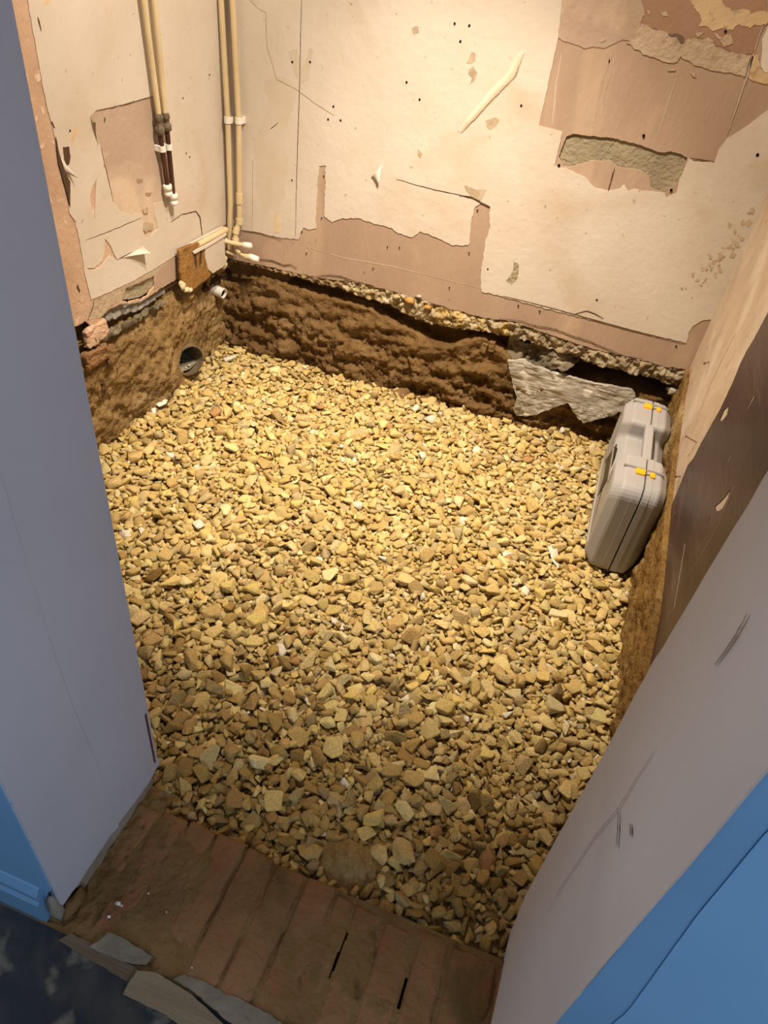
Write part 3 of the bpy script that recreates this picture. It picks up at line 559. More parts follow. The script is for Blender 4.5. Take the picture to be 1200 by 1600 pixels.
# ---- front partition: left reveal
o = box('wall_front', (-2.0, YH + .012, 0.02), (XJL - .012, YF, ZC), MT['plaster_grey']); tag(o, kind='structure'); wf = o
rb = jag(W('jl', [(252, 1181), (246, 1198), (232, 1224), (204, 1262), (176, 1299), (160, 1325), (142, 1351), (122, 1382), (101, 1411)]), .0016, .006, 130, False)
rb[0].x = YF; rb[-1].x = YH
sheet('reveal_plaster', 'jl', [[Vector((YF, ZC))] + rb + [Vector((YH, ZC))]], 0.0, 0.012, MT['reveal_left'], wf)['label'] = 'lilac white painted door reveal on the left'
o = box('edge_bead', (XJL - .002, YF - .004, .085), (XJL + .0004, YF + .0004, ZC), MT['reveal_left'], wf)
o = box('bead_joint', (XJL - .0005, YF - .011, .09), (XJL + .0008, YF - .006, .27), MT['red_line'], wf)
sheet('skim_patch', 'jl', [[Vector((YH + .002, ZC))] + jag(W('jl', [(0, 740), (40, 880), (80, 1010), (115, 1110), (150, 1190), (185, 1290), (160, 1318), (110, 1395)]), .001, .01, 131, False) + [Vector((YH + .002, .12))]], -.0015, 0.0, MT['reveal_left'], wf)
sheet('old_plaster_strip', 'jl', [jag(W('jl', [(240, 1212), (232, 1224), (204, 1262), (176, 1299), (160, 1325), (142, 1351), (120, 1384), (128, 1394), (160, 1366), (178, 1335), (214, 1280), (240, 1240)]), .0022, .005, 134)], .0015, .008, MT['plaster_grey'], wf)
# blue hall face of the left wall, skirting
lf = sheet('blue_hall_face', 'flat', [[Vector(v) for v in ((-2.0, .02), (-2.0, ZC), (XJL, ZC))] + jag([Vector((XJL, ZC)), Vector((XJL - .001, .5)), Vector((XJL, .35)), Vector((XJL - .002, .16)), Vector((XJL - .02, .13)), Vector((XJL - .022, .03))], .002, .008, 133, False)], 0, .012, MT['blue'], wf)
for v in lf.data.vertices: v.co = (v.co.x - .0008, YH - .003 + v.co.z, v.co.y)
bb = bmesh.new()
prof = [(0, 0), (-.020, 0), (-.020, .075), (-.015, .083), (-.015, .100), (-.006, .115), (0, .118)]
A = [bb.verts.new((-2.0, YH + a, ZH + b)) for a, b in prof]; B = [bb.verts.new((XJL - .028, YH + a, ZH + b)) for a, b in prof]
for i in range(len(prof)): j = (i + 1) % len(prof); bb.faces.new((A[i], A[j], B[j], B[i]))
bb.faces.new(A[::-1]); bb.faces.new(B); bmesh.ops.recalc_face_normals(bb, faces=bb.faces[:])
o = from_bm('baseboard_left', bb, MT['blue_dark']); tag(o, 'blue painted hall skirting board', kind='structure')
lump('broken_plaster', (XJL - .012, YH - .004, .075), (.014, .010, .045), MT['plaster_grey'], wf, 3, .5)
lump('broken_plaster', (XJL + .004, YH + .02, .05), (.012, .03, .022), MT['mud'], wf, 8, .5)
# dried mud along the foot of the left reveal
def mudstrip(a, b):
    y = .30 + a * .29; x = XJL - .002 + b * .050
    h = .008 * (1 - b) ** 1.5 * (0.8 + .5 * noise.noise((y * 14, 2, 3))) + .010 * fbm((x, y, 1), 40, 4)
    return (x + .006 * noise.noise((y * 30, b, 5)), y, ZH - .004 + max(0, h) * (1 if b < .95 else 0))
o = grid('mud_ridge', 60, 14, mudstrip, MT['mud']); tag(o, 'dark crumbly mud along the foot of the left reveal', 'mud', kind='stuff')

# ---- right reveal and blue hall wall
Cpx = [(1200, 735), (1100, 900), (1015, 1044), (942, 1180), (868, 1311), (820, 1403), (795, 1462), (783, 1490)]
Dpx = [(1200, 1203), (1100, 1325), (1000, 1440), (930, 1525), (870, 1597)]
Cz = sorted((ony(p, .6).z, ony(p, .6).x) for p in Cpx); Dz = sorted((ony(p, YH).z, ony(p, YH).x) for p in Dpx)
def interp_ext(T, z):
    return interp(T, z)
def reveal(a, b):
    z = ZH - .02 + (ZC - ZH) * a ** 1.6
    xc = interp(Cz, z); xd = interp(Dz, z)
    xc += .0012 * noise.noise((z * 40, 1, 1))
    prof_y = [.64, .606, .600, .594, .55, .5, .45, .4, .36, .33, YH + .002, YH]
    k = round(b * 11); y = prof_y[k]
    t = (0.6 - y) / (0.6 - YH)
    x = xc + (xd - xc) * min(1, max(0, t))
    if k == 0: x += .02
    if k == 1: x += .004
    if k == 11: x += .0008 + .0008 * noise.noise((z * 50, 4, 1))
    return (x + .0015 * noise.noise((z * 5, y * 6, 2)), y, z)
rv = grid('wall_front', 90, 12, reveal, MT['reveal_right'], None, False); tag(rv, 'grey white painted door reveal on the right', kind='structure')
box('wall_core', (.26, YH + .012, .0), (2.0, .60, ZC), MT['plaster_grey'], rv)
def on_reveal(p):
    q = onx(p, .2)
    for _ in range(8):
        xc = interp(Cz, q.z); xd = interp(Dz, q.z); t = (0.6 - q.y) / (0.6 - YH); q = onx(p, xc + (xd - xc) * min(1, max(0, t)))
    return q
def rcrack(pts, wd, m):
    P = []
    for a, b in zip(pts, pts[1:]):
        for k in range(6): P.append(on_reveal((a[0] + (b[0] - a[0]) * k / 6 + random.uniform(-.6, .6), a[1] + (b[1] - a[1]) * k / 6)) + Vector((-.0022, 0, 0)))
    n = len(P); vs = []; fs = []
    for i in range(n):
        t = (P[min(i + 1, n - 1)] - P[max(0, i - 1)]).normalized(); nr = Vector((0, -t.z, t.y)); wdd = wd * (.3 + .7 * math.sin(math.pi * (i + .3) / n))
        vs += [P[i] + nr * wdd / 2, P[i] - nr * wdd / 2]
        if i: fs.append((2 * i - 2, 2 * i - 1, 2 * i + 1, 2 * i))
    pyd('crack', vs, fs, m, rv)
rcrack([(1025, 1176), (1000, 1212), (970, 1262), (930, 1310), (880, 1385), (845, 1445)], .0016, MT['grey_crack'])
rcrack([(969, 1268), (968, 1300), (966, 1330)], .005, MT['grey_crack'])
rcrack([(988, 1288), (989, 1312)], .005, MT['grey_crack'])
rcrack([(1172, 960), (1150, 1000), (1115, 1048)], .004, MT['grey_crack'])
# blue face: strip beside the corner and the main coat
def blue_strip(a, b):
    z = ZH + (ZC - ZH) * a ** 1.6; xd = interp(Dz, z)
    x = xd + .0008 + .0008 * noise.noise((z * 50, 4, 1)) + b * .10
    return (x, YH + .0005, z)
grid('blue_edge_strip', 90, 4, blue_strip, MT['blue_dark'], rv)
Ez = sorted((ony(p, YH - .006).z, ony(p, YH - .006).x) for p in [(1200, 1310), (1090, 1440), (980, 1590)])
def blue_main(a, b):
    z = ZH + (ZC - ZH) * a ** 1.6; xe = interp(Ez, z) + .0012 * noise.noise((z * 30, 2, 2))
    if b == 0: return (xe + .001, YH + .001, z)
    return (xe + (2.0 - xe) * ((b * 4 - 1) / 3) ** 2 if b > .26 else xe, YH - .0006, z)
grid('blue_wall_coat', 90, 5, blue_main, MT['blue'], rv, False)

# ---- header over the doorway, ceilings, the rest of the hall
o = box('wall_front', (-.60, YH + .012, 2.04), (.24, YF, ZC), MT['plaster_grey']); tag(o, kind='structure')
o = box('ceiling', (-2.0, -1.6, ZC), (2.0, 2.6, ZC + .05), MT['ceiling']); tag(o, kind='structure')
o = box('wall_hall_back', (-2.0, -1.65, 0), (2.0, -1.6, ZC), MT['hall_wall']); tag(o, kind='structure')
o = box('wall_hall_left', (-2.05, -1.65, 0), (-2.0, YH + .1, ZC), MT['hall_wall']); tag(o, kind='structure')
o = box('wall_hall_right', (2.0, -1.65, 0), (2.05, YH + .1, ZC), MT['hall_wall']); tag(o, kind='structure')

# ---- hall floor and the strips along the threshold
o = box('floor', (-2.0, -1.6, -.05), (2.0, .292, ZH), MT['hall_floor']); tag(o, 'dark blue black hall flooring with dust', kind='structure')
def flat_sheet(name, pts, z0, z1, m, seed, amp=.002, zpx=ZH):
    return sheet(name, 'flat', [jag(W('flat', pts, zpx), amp, .007, seed)], z0, z1, m)
Z7 = lambda pts: PZ(pts, 2.667, 0, 1100)
o = flat_sheet('floor_batten', Z7([(245, 990), (300, 960), (380, 1000), (450, 1035), (560, 1100), (640, 1150), (575, 1122), (540, 1165), (480, 1130), (380, 1070)]), ZH - .0, ZH + .005, MT['batten'], 141, .0012); tag(o, 'dusty brown timber strip beside the dark hall floor', 'batten')
o = flat_sheet('board_offcut', Z7([(575, 1118), (620, 1122), (660, 1130), (740, 1180), (805, 1222), (900, 1310), (960, 1370), (1000, 1440), (860, 1420), (690, 1300), (600, 1258), (516, 1216), (545, 1160)]), ZH + .0062, ZH + .011, MT['plank'], 142, .001); tag(o, 'pale beige board offcut lying across the dusty threshold strip', 'board')
o = flat_sheet('screed_edge', Z7([(375, 1022), (455, 958), (520, 985), (600, 1035), (635, 1058), (610, 1095), (540, 1085), (470, 1060)]), ZH + .0052, ZH + .0085, MT['screed'], 143, .002); tag(o, 'small grey flake of screed left of the pale board offcut', 'screed')
o = flat_sheet('screed_edge', Z7([(720, 1150), (770, 1128), (850, 1160), (950, 1212), (1050, 1262), (1150, 1315), (1240, 1370), (1290, 1440), (1080, 1420), (940, 1320), (850, 1240), (790, 1190)]), ZH + .0003, ZH + .0055, MT['screed'], 144, .003); tag(o, 'larger grey screed edge between the bricks and pale board offcut', 'screed')
def splat(i):
    return None
for i, (p, s) in enumerate([((185, 1412), .006), ((190, 1415), .003), ((232, 1396), .002), ((170, 1432), .004), ((260, 1425), .002), ((300, 1512), .002)]):
    q = onz(p, ZH + .004); o = lump('plaster_crumb', q, (s, s * .7, s * .6), MT['paper'], None, i * 2.3, .5, 1); tag(o, 'tiny white plaster crumb dropped on the brick threshold', 'crumb', 'plaster crumbs on the bricks')

# ---- brick threshold
bt = empty('brick_threshold', (-.17, .42, 0)); tag(bt, 'row of worn muddy red bricks laid on edge across the doorway', 'threshold')
edges = [-.60, -.508, -.445, -.381, -.314, -.247, -.18, -.113, -.072, -.008, .060, .124, .215, .30]
endy = [.55, .548, .556, .557, .556, .553, .546, .548, .535, .533, .525, .538, .531, .53]
for i in range(len(edges) - 1):
    x0, x1 = edges[i] + .003, edges[i + 1] - .003; y1 = endy[i + 1]
    bm = box_bm((x0, .302 + .004 * math.sin(i * 3.1), -.10), (x1, y1, ZH + .003 * math.sin(i * 5.3)), .007, 3)
    bmesh.ops.subdivide_edges(bm, edges=[e for e in bm.edges if e.calc_length() > .05], cuts=5, use_grid_fill=True)
    for v in bm.verts:
        d = Vector([.0035 * noise.noise(v.co * 28 + Vector((i * 9, k * 5, 0))) for k in range(3)]); v.co += d
        if v.co.z > 0: v.co.z += .006 * noise.noise(v.co * 16 + Vector((i, 0, 0)))
    kid(from_bm('brick', bm, MT['brick'], None, True), bt)
def joint(a, b):
    x = -.60 + a * .9; y = .29 + b * .255
    return (x, y, ZH - .0022 + .0050 * fbm((x, y, 0), 14, 5) - .004 * max(0, (y - .5) / .05))
def joint_skip(c):   # open joints, as in the photo
    return (abs(c[0] - (-.070) - .05 * (c[1] - .42)) < .0022 and .40 < c[1] < .48) or (abs(c[0] - .060) < .0022 and .40 < c[1] < .45)
o = grid('mud_filling', 320, 80, joint, MT['mud'], None, skip=joint_skip); kid(o, bt); o['kind'] = 'stuff'

for jx in (-.070, .060):  # dark soil backing that paints in the shade of the open joints
    kid(from_bm('joint_soil_shade', box_bm((jx - .008, .36, -.02), (jx + .008, .50, ZH - .016)), MT['soil_dark']), bt)

# ================================================================== GRAVEL
GX0, GX1, GY0, GY1, GC = -1.40, 0.42, 0.50, 2.46, 0.004
nx, ny = int((GX1 - GX0) / GC), int((GY1 - GY0) / GC)
gx = GX0 + (np.arange(nx) + .5) * GC; gy = GY0 + (np.arange(ny) + .5) * GC
def base_h(x, y):
    h = -.030 + .006 * np.sin(x * 5 + 1) * np.sin(y * 4) + .004 * np.sin(x * 13 + y * 9)
    h = h - .030 * np.exp(-(((x + .34) / .16) ** 2 + ((y - .74) / .10) ** 2))
    h = h - .020 * np.exp(-(((x + .02) / .2) ** 2 + ((y - .80) / .08) ** 2))
    h = h + .045 * np.exp(-(((x + .115) / .060) ** 2 + ((y - .615) / .055) ** 2))
    h = h + .020 * np.clip((x + 1.25) / -.1, 0, 1) * np.clip((y - 2.2) / .1, 0, 1)
    return h
Hm = base_h(gx[:, None], gy[None, :]).copy()
# unit stone shapes: broken chips with worn edges
SHAPES = []
for k in range(56):
    bm = bmesh.new(); n = int(rng.integers(8, 14))
    P = rng.normal(size=(n, 3)); P /= np.linalg.norm(P, axis=1)[:, None]; P = np.sign(P) * np.abs(P) ** .8 * rng.uniform(.75, 1.05, (n, 1))
    for p in P: bm.verts.new(p)
    r = bmesh.ops.convex_hull(bm, input=bm.verts[:])
    bmesh.ops.delete(bm, geom=[v for v in bm.verts if not v.link_faces], context='VERTS')
    bmesh.ops.dissolve_limit(bm, angle_limit=math.radians(14), verts=bm.verts[:], edges=bm.edges[:])
    bmesh.ops.bevel(bm, geom=bm.edges[:], offset=.085, segments=1, affect='EDGES', clamp_overlap=True)
    bmesh.ops.triangulate(bm, faces=bm.faces[:]); bm.verts.ensure_lookup_table(); bm.verts.index_update()
    V = np.array([v.co[:] for v in bm.verts]); Fc = np.array([[v.index for v in f.verts] for f in bm.faces]); bm.free()
    V = V - (V.max(0) + V.min(0)) / 2; V = V / np.abs(V).max(0); SHAPES.append((V, Fc))
def visible(x, y):
    return (x > -0.545 - .868 * (y - .63) - .10) & (y > .535) & (x < .40)
AREA = 2.75
NST = 25000
cand = []
while len(cand) < NST * 5:
    x = rng.uniform(GX0 + .01, GX1 - .02, 20000); y = rng.uniform(GY0 + .02, GY1 - .02, 20000)
    k = visible(x, y); cand += list(zip(x[k], y[k]))
cand = np.array(cand[:NST * 5]).reshape(NST, 5, 2)
half = np.clip(np.exp(rng.normal(math.log(.0090), .42, NST)), .0045, .025)
big = rng.random(NST) < .012; half[big] *= 1.35; half = np.clip(half, .0045, .027)
sizes = np.stack([half, half * rng.uniform(.50, .88, NST), half * rng.uniform(.30, .62, NST)], 1)
yaw = rng.uniform(0, 2 * math.pi, NST); tilt = np.abs(rng.normal(0, .30, NST)); tilt[rng.random(NST) < .12] += .7; tdir = rng.uniform(0, 2 * math.pi, NST)
POS = np.zeros((NST, 3)); ROT = np.zeros((NST, 3, 3)); TOP = np.zeros(NST)
for i in range(NST):
    ca, sa = math.cos(yaw[i]), math.sin(yaw[i]); Rz = np.array([[ca, -sa, 0], [sa, ca, 0], [0, 0, 1]])
    ax = np.array([math.cos(tdir[i]), math.sin(tdir[i]), 0]); K = np.array([[0, 0, ax[1]], [0, 0, -ax[0]], [-ax[1], ax[0], 0]])
    Rt = np.eye(3) + math.sin(tilt[i]) * K + (1 - math.cos(tilt[i])) * K @ K; Rm = Rt @ Rz; ROT[i] = Rm
    S = sizes[i] * .94; Ainv = (Rm * (S ** 2)) @ Rm.T         # covariance of the ellipsoid
    rx, ry = math.sqrt(Ainv[0, 0]), math.sqrt(Ainv[1, 1])
    A = np.linalg.inv(Ainv)
    wx, wy = int(rx / GC) + 1, int(ry / GC) + 1
    ox = np.arange(-wx, wx + 1) * GC; oy = np.arange(-wy, wy + 1) * GC
    dx, dy = ox[:, None], oy[None, :]
    bq = A[0, 2] * dx + A[1, 2] * dy; cq = A[0, 0] * dx ** 2 + 2 * A[0, 1] * dx * dy + A[1, 1] * dy ** 2 - 1
    disc = bq ** 2 - A[2, 2] * cq; ok = disc > 0
    if not ok.any(): ok[wx, wy] = True
    sq = np.sqrt(np.maximum(disc, 0)); lo = (-bq - sq) / A[2, 2]; hi = (-bq + sq) / A[2, 2]
    best = None
    for x, y in cand[i]:
        ix, iy = int((x - GX0) / GC), int((y - GY0) / GC)
        if ix - wx < 0 or iy - wy < 0 or ix + wx >= nx or iy + wy >= ny: continue
        sub = Hm[ix - wx:ix + wx + 1, iy - wy:iy + wy + 1]
        df = (sub - lo)[ok]; kq = max(0, int(len(df) * .86) - 1); z = np.partition(df, kq)[kq]
        if best is None or z < best[0]: best = (z, x, y, ix, iy)
    if best is None: POS[i] = (0, 0, -9); continue
    z, x, y, ix, iy = best
    sub = Hm[ix - wx:ix + wx + 1, iy - wy:iy + wy + 1]
    np.maximum(sub, np.where(ok, z + hi, -9), out=sub)
    POS[i] = (x, y, z); TOP[i] = z + hi[ok].max()
good = POS[:, 2] > -5
CASE_BOX = (0.2235, 0.3790, 1.705, 2.262)
VIS = visible(gx[:, None], gy[None, :])
SHIFT = -np.median(Hm[VIS]) + .002
POS[:, 2] += SHIFT; Hm += SHIFT; TOP += SHIFT
good &= ~((POS[:, 0] > .226) & (POS[:, 0] < .376) & (POS[:, 1] > 1.708) & (POS[:, 1] < 2.26) & (TOP > .006))
pal = np.array([(.56, .42, .20), (.50, .36, .16), (.61, .48, .25), (.46, .32, .14), (.54, .40, .21), (.66, .55, .34), (.38, .27, .13), (.50, .40, .24), (.60, .44, .18), (.42, .33, .20)])
pk_ = rng.choice(len(pal), NST, p=[.2, .17, .15, .11, .11, .06, .06, .06, .05, .03])
SCOL = pal[pk_] * np.array([1.10, 1.11, 0.95]) * rng.uniform(.86, 1.12, (NST, 1)) * rng.uniform(.97, 1.03, (NST, 3))
muddy = rng.random(NST) < np.clip((1.25 - POS[:, 1]) / .55, 0, 1) * .75      # soil on stones by the doorway, also painting in the front's shade
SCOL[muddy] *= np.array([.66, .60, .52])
pw = rng.random(NST) < .012; SCOL[pw] = np.array([.74, .68, .54])
pb = rng.random(NST) < .012; SCOL[pb] = np.array([.44, .25, .10])
shp = rng.integers(0, len(SHAPES), NST)
# gravel material: the colour set per stone with fine grain and dust
gm = bpy.data.materials.new('gravel_limestone'); gm.use_nodes = True
nt = gm.node_tree; N = nt.nodes; Lk = nt.links; bs = N['Principled BSDF']; bs.inputs['Roughness'].default_value = .9; bs.inputs['Specular IOR Level'].default_value = .15
at = N.new('ShaderNodeAttribute'); at.attribute_name = 'stone_colour'
geo = N.new('ShaderNodeNewGeometry')
n1 = N.new('ShaderNodeTexNoise'); n1.inputs['Scale'].default_value = 160; n1.inputs['Detail'].default_value = 5
Lk.new(geo.outputs['Position'], n1.inputs['Vector'])
mr = N.new('ShaderNodeMapRange'); mr.inputs['From Min'].default_value = .3; mr.inputs['From Max'].default_value = .7; mr.inputs['To Min'].default_value = .82; mr.inputs['To Max'].default_value = 1.12
Lk.new(n1.outputs['Fac'], mr.inputs['Value'])
mx = N.new('ShaderNodeMix'); mx.data_type = 'RGBA'; mx.blend_type = 'MULTIPLY'; mx.inputs['Factor'].default_value = 1
cb = N.new('ShaderNodeCombineColor'); [Lk.new(mr.outputs[0], cb.inputs[k]) for k in range(3)]
Lk.new(at.outputs['Color'], mx.inputs['A']); Lk.new(cb.outputs[0], mx.inputs['B']); Lk.new(mx.outputs['Result'], bs.inputs['Base Color'])
bn = N.new('ShaderNodeBump'); bn.inputs['Strength'].default_value = .7; bn.inputs['Distance'].default_value = .004
n2 = N.new('ShaderNodeTexNoise'); n2.inputs['Scale'].default_value = 240; n2.inputs['Detail'].default_value = 4; Lk.new(geo.outputs['Position'], n2.inputs['Vector'])
Lk.new(n2.outputs['Fac'], bn.inputs['Height']); Lk.new(bn.outputs[0], bs.inputs['Normal'])

# the 300 stones that show largest, lying on top
dist = np.linalg.norm(POS - np.array([0, 0, CAM_H]), axis=1)
ixs = np.clip(((POS[:, 0] - GX0) / GC).astype(int), 0, nx - 1); iys = np.clip(((POS[:, 1] - GY0) / GC).astype(int), 0, ny - 1)
ontop = (Hm[ixs, iys] - TOP) < .003
view = (M.T @ (POS - np.array([0, 0, CAM_H])).T).T; pxx = 600 + F * view[:, 0] / view[:, 2]; pyy = 800 + F * view[:, 1] / view[:, 2]
lim_r = np.interp(pyy, [600, 900, 940, 1100, 1311, 1490], [900, 905, 960, 975, 855, 770])
lim_l = np.interp(pyy, [600, 683, 870, 1180, 1250], [270, 190, 215, 265, 270])
inview = (pxx > lim_l) & (pxx < lim_r) & (pyy > 560) & (pyy < 1480) & (POS[:, 1] > .56)
score = np.where(good & ontop & ~pw & ~pb & inview, sizes[:, 0] * sizes[:, 1] / dist ** 2, 0)
SOLO = np.argsort(-score)[:300]
solo = np.zeros(NST, bool); solo[SOLO] = True
def stone_mesh(i):
    V = SHAPES[shp[i]][0] * sizes[i] * 1.10; return V @ ROT[i].T
GL = 'large angular buff limestone chip lying loose on top of the gravel bed'
for i in SOLO:
    V = stone_mesh(i); me = bpy.data.meshes.new('gravel_stone'); me.from_pydata(V.tolist(), [], SHAPES[shp[i]][1].tolist())
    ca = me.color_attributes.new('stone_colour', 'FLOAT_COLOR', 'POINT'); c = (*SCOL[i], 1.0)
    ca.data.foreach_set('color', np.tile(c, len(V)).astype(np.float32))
    o = link('gravel_stone', me, gm); o.location = POS[i]; tag(o, GL, 'stone', 'largest stones on the gravel bed')
idx = np.where(good & ~solo)[0]
cnt = np.array([len(SHAPES[shp[i]][0]) for i in idx]); off = np.concatenate([[0], np.cumsum(cnt)[:-1]])
VV = np.concatenate([stone_mesh(i) + POS[i] for i in idx]); FF = np.concatenate([SHAPES[shp[i]][1] + o_ for i, o_ in zip(idx, off)])
me = bpy.data.meshes.new('gravel_bed'); me.vertices.add(len(VV)); me.vertices.foreach_set('co', VV.astype(np.float32).ravel())
me.loops.add(FF.size); me.loops.foreach_set('vertex_index', FF.astype(np.int32).ravel())
me.polygons.add(len(FF)); me.polygons.foreach_set('loop_start', (np.arange(len(FF)) * 3).astype(np.int32)); me.polygons.foreach_set('loop_total', np.full(len(FF), 3, np.int32))
me.update(calc_edges=True); ca = me.color_attributes.new('stone_colour', 'FLOAT_COLOR', 'POINT')
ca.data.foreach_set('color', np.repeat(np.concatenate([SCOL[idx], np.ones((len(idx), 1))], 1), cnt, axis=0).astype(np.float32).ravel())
o = link('gravel_bed', me, gm); tag(o, 'bed of yellow buff crushed limestone gravel filling the dug floor', 'gravel', kind='stuff')
def fines(a, b):
    x = GX0 - .02 + a * (GX1 - GX0 + .04); y = GY0 + b * (GY1 - GY0 + .03)
    return (x, y, float(base_h(np.float64(x), np.float64(y))) + SHIFT + .004 * fbm((x, y, 0), 30, 3) + .0035 * noise.noise((x * 170, y * 170, 1)) + .003 * noise.noise((x * 90, y * 90, 4)))
o = grid('gravel_fines', 330, 350, fines, MT['fines']); tag(o, 'sandy brown fines between and beneath the gravel stones', 'sand', kind='stuff')

# ================================================================== THINGS
# ---- tool case
CX0, CX1, CYN, CYF, CZ = 0.2235, 0.3790, 1.705, 2.262, 0.326
case = empty('tool_case', ((CX0 + CX1) / 2, (CYN + CYF) / 2, 0.0)); tag(case, 'grey hard plastic tool case with amber latches standing on its edge', 'case')
def arc(c, r, a0, a1, n=6): return [(c[0] + r * math.cos(math.radians(a0 + (a1 - a0) * k / n)), c[1] + r * math.sin(math.radians(a0 + (a1 - a0) * k / n))) for k in range(n + 1)]
LAT = [1.800, 2.185]
N0, N1, ND = 1.895, 2.075, 0.062
def outline(ins, notch=True, lower=0.0):
    y0, y1, z0, z1 = CYN + ins, CYF - ins, .006 + ins, CZ - ins - lower
    r = .042; rb_ = .022
    P = arc((y0 + rb_, z0 + rb_), rb_, 180, 270, 4) + arc((y1 - rb_, z0 + rb_), rb_, 270, 360, 4) + arc((y1 - r, z1 - r), r, 0, 90, 6)
    a, b = N0 - ins, N1 + ins; rc = .016
    zb = z1 - ND
    P += arc((b + rc, z1 - rc), rc, 90, 180, 4) + arc((b - rc, zb + rc), rc, 0, -90, 4) + arc((a + rc, zb + rc), rc, 270, 180, 4) + arc((a - rc, z1 - rc), rc, 0, 90, 4)
    P += arc((y0 + r, z1 - r), r, 90, 180, 6)
    return P
def shell(name, xs):    # xs: (x, inset) pairs from one face to the other
    bm = bmesh.new(); rings = []
    for x, ins in xs: rings.append([bm.verts.new((x, p[0], p[1])) for p in outline(ins)])
    n = len(rings[0])
    for A_, B_ in zip(rings, rings[1:]):
        for k in range(n): bm.faces.new((A_[k], A_[(k + 1) % n], B_[(k + 1) % n], B_[k]))
    bm.faces.new(rings[0][::-1]); bm.faces.new(rings[-1])
    bmesh.ops.triangulate(bm, faces=[f for f in bm.faces if len(f.verts) > 4]); bmesh.ops.recalc_face_normals(bm, faces=bm.faces[:])
    o = from_bm(name, bm, MT['grey'])
    kid(o, case); return o
xm = 0.309
lidx = [(CX0 + .0035, .050), (CX0 + .0035, .046), (CX0, .044), (CX0, .030), (CX0 + .003, .023), (CX0 + .026, .0035), (CX0 + .033, .0012), (xm - .026, .0005), (xm - .025, .0), (xm - .003, .0), (xm - .0015, .003)]
basx = [(xm + .0015, .003), (xm + .003, .0), (xm + .020, .0), (xm + .021, .0015), (CX1 - .030, .0025), (CX1 - .024, .005), (CX1 - .004, .026), (CX1, .032), (CX1, .05)]
shell('lid_shell', lidx); shell('base_shell', basx)
# carrying handle bridging the recess
kid(from_bm('handle', box_bm((xm - .016, N0 - .012, CZ - .026), (xm + .012, N1 + .012, CZ - .002), .006, 3), MT['grey']), case)
for k, ly in enumerate(LAT):
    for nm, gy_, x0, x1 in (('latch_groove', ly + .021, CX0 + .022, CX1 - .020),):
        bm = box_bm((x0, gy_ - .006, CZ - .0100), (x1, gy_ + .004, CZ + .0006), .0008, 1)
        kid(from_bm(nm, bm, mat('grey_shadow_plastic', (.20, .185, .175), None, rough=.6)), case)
    la = kid(from_bm('latch', box_bm((xm - .030, ly - .013, CZ - .004), (xm - .003, ly + .013, CZ + .0065), .003, 3), MT['amber']), case)
    la['label'] = 'amber plastic latch'
    ca_ = kid(from_bm('latch_catch', box_bm((xm + .010, ly - .013, CZ - .004), (xm + .025, ly + .010, CZ + .0055), .003, 3), MT['amber']), case)
    ca_['label'] = 'amber catch hook'
    kid(tube('catch_pin', [(xm - .004, ly - .003, CZ + .002), (xm + .013, ly - .003, CZ + .002)], .0022, MT['steel'], None, 8), case)
# name plate on the face towards the gravel
PX = CX0 + .0028
pp = [onx(p, PX) for p in [(964, 694), (960, 713), (952, 744), (935, 774), (938, 764), (944, 746), (947, 724), (946, 720)]]
bm = bmesh.new(); f0 = bm.faces.new([bm.verts.new((PX + .001, p.y, p.z)) for p in pp]); r_ = bmesh.ops.extrude_face_region(bm, geom=[f0])
for v in r_['geom']:
    if isinstance(v, bmesh.types.BMVert): v.co.x -= .0026
bmesh.ops.recalc_face_normals(bm, faces=bm.faces[:]); plt = kid(from_bm('name_plate', bm, MT['plate']), case)
plt['label'] = 'black slanted name plate with pale lettering'
tc_ = bpy.data.curves.new('tmp', 'FONT'); tc_.body = 'TITAN'; tc_.size = 1; tc_.extrude = .0
to = bpy.data.objects.new('tmp', tc_); COL.objects.link(to); dg = bpy.context.evaluated_depsgraph_get(); dg.update()
tm = bpy.data.meshes.new_from_object(to.evaluated_get(dg)); bpy.data.objects.remove(to)
xs = [v.co.x for v in tm.vertices]; ys = [v.co.y for v in tm.vertices]; tw, th = max(xs) - min(xs), max(ys) - min(ys)
ya, yb_ = onx((956, 716), PX), onx((942, 757), PX)        # far and near end of the word
for v in tm.vertices:
    t = (v.co.x - min(xs)) / tw; s = (v.co.y - min(ys)) / th
    base = ya.lerp(yb_, t); v.co = (PX - .0022, base.y, base.z - .018 + .036 * s)
lt = link('lettering', tm, MT['letter']); kid(lt, plt) if False else None
lt.parent = plt; lt.matrix_parent_inverse = plt.matrix_parent_inverse.copy() if False else Matrix.Translation(case.location).inverted()
for yy in (1.80, 2.16):
    kid(from_bm('foot', box_bm((CX0 + .04, yy - .02, -.004), (CX1 - .04, yy + .02, .010), .003, 2), MT['grey']), case)

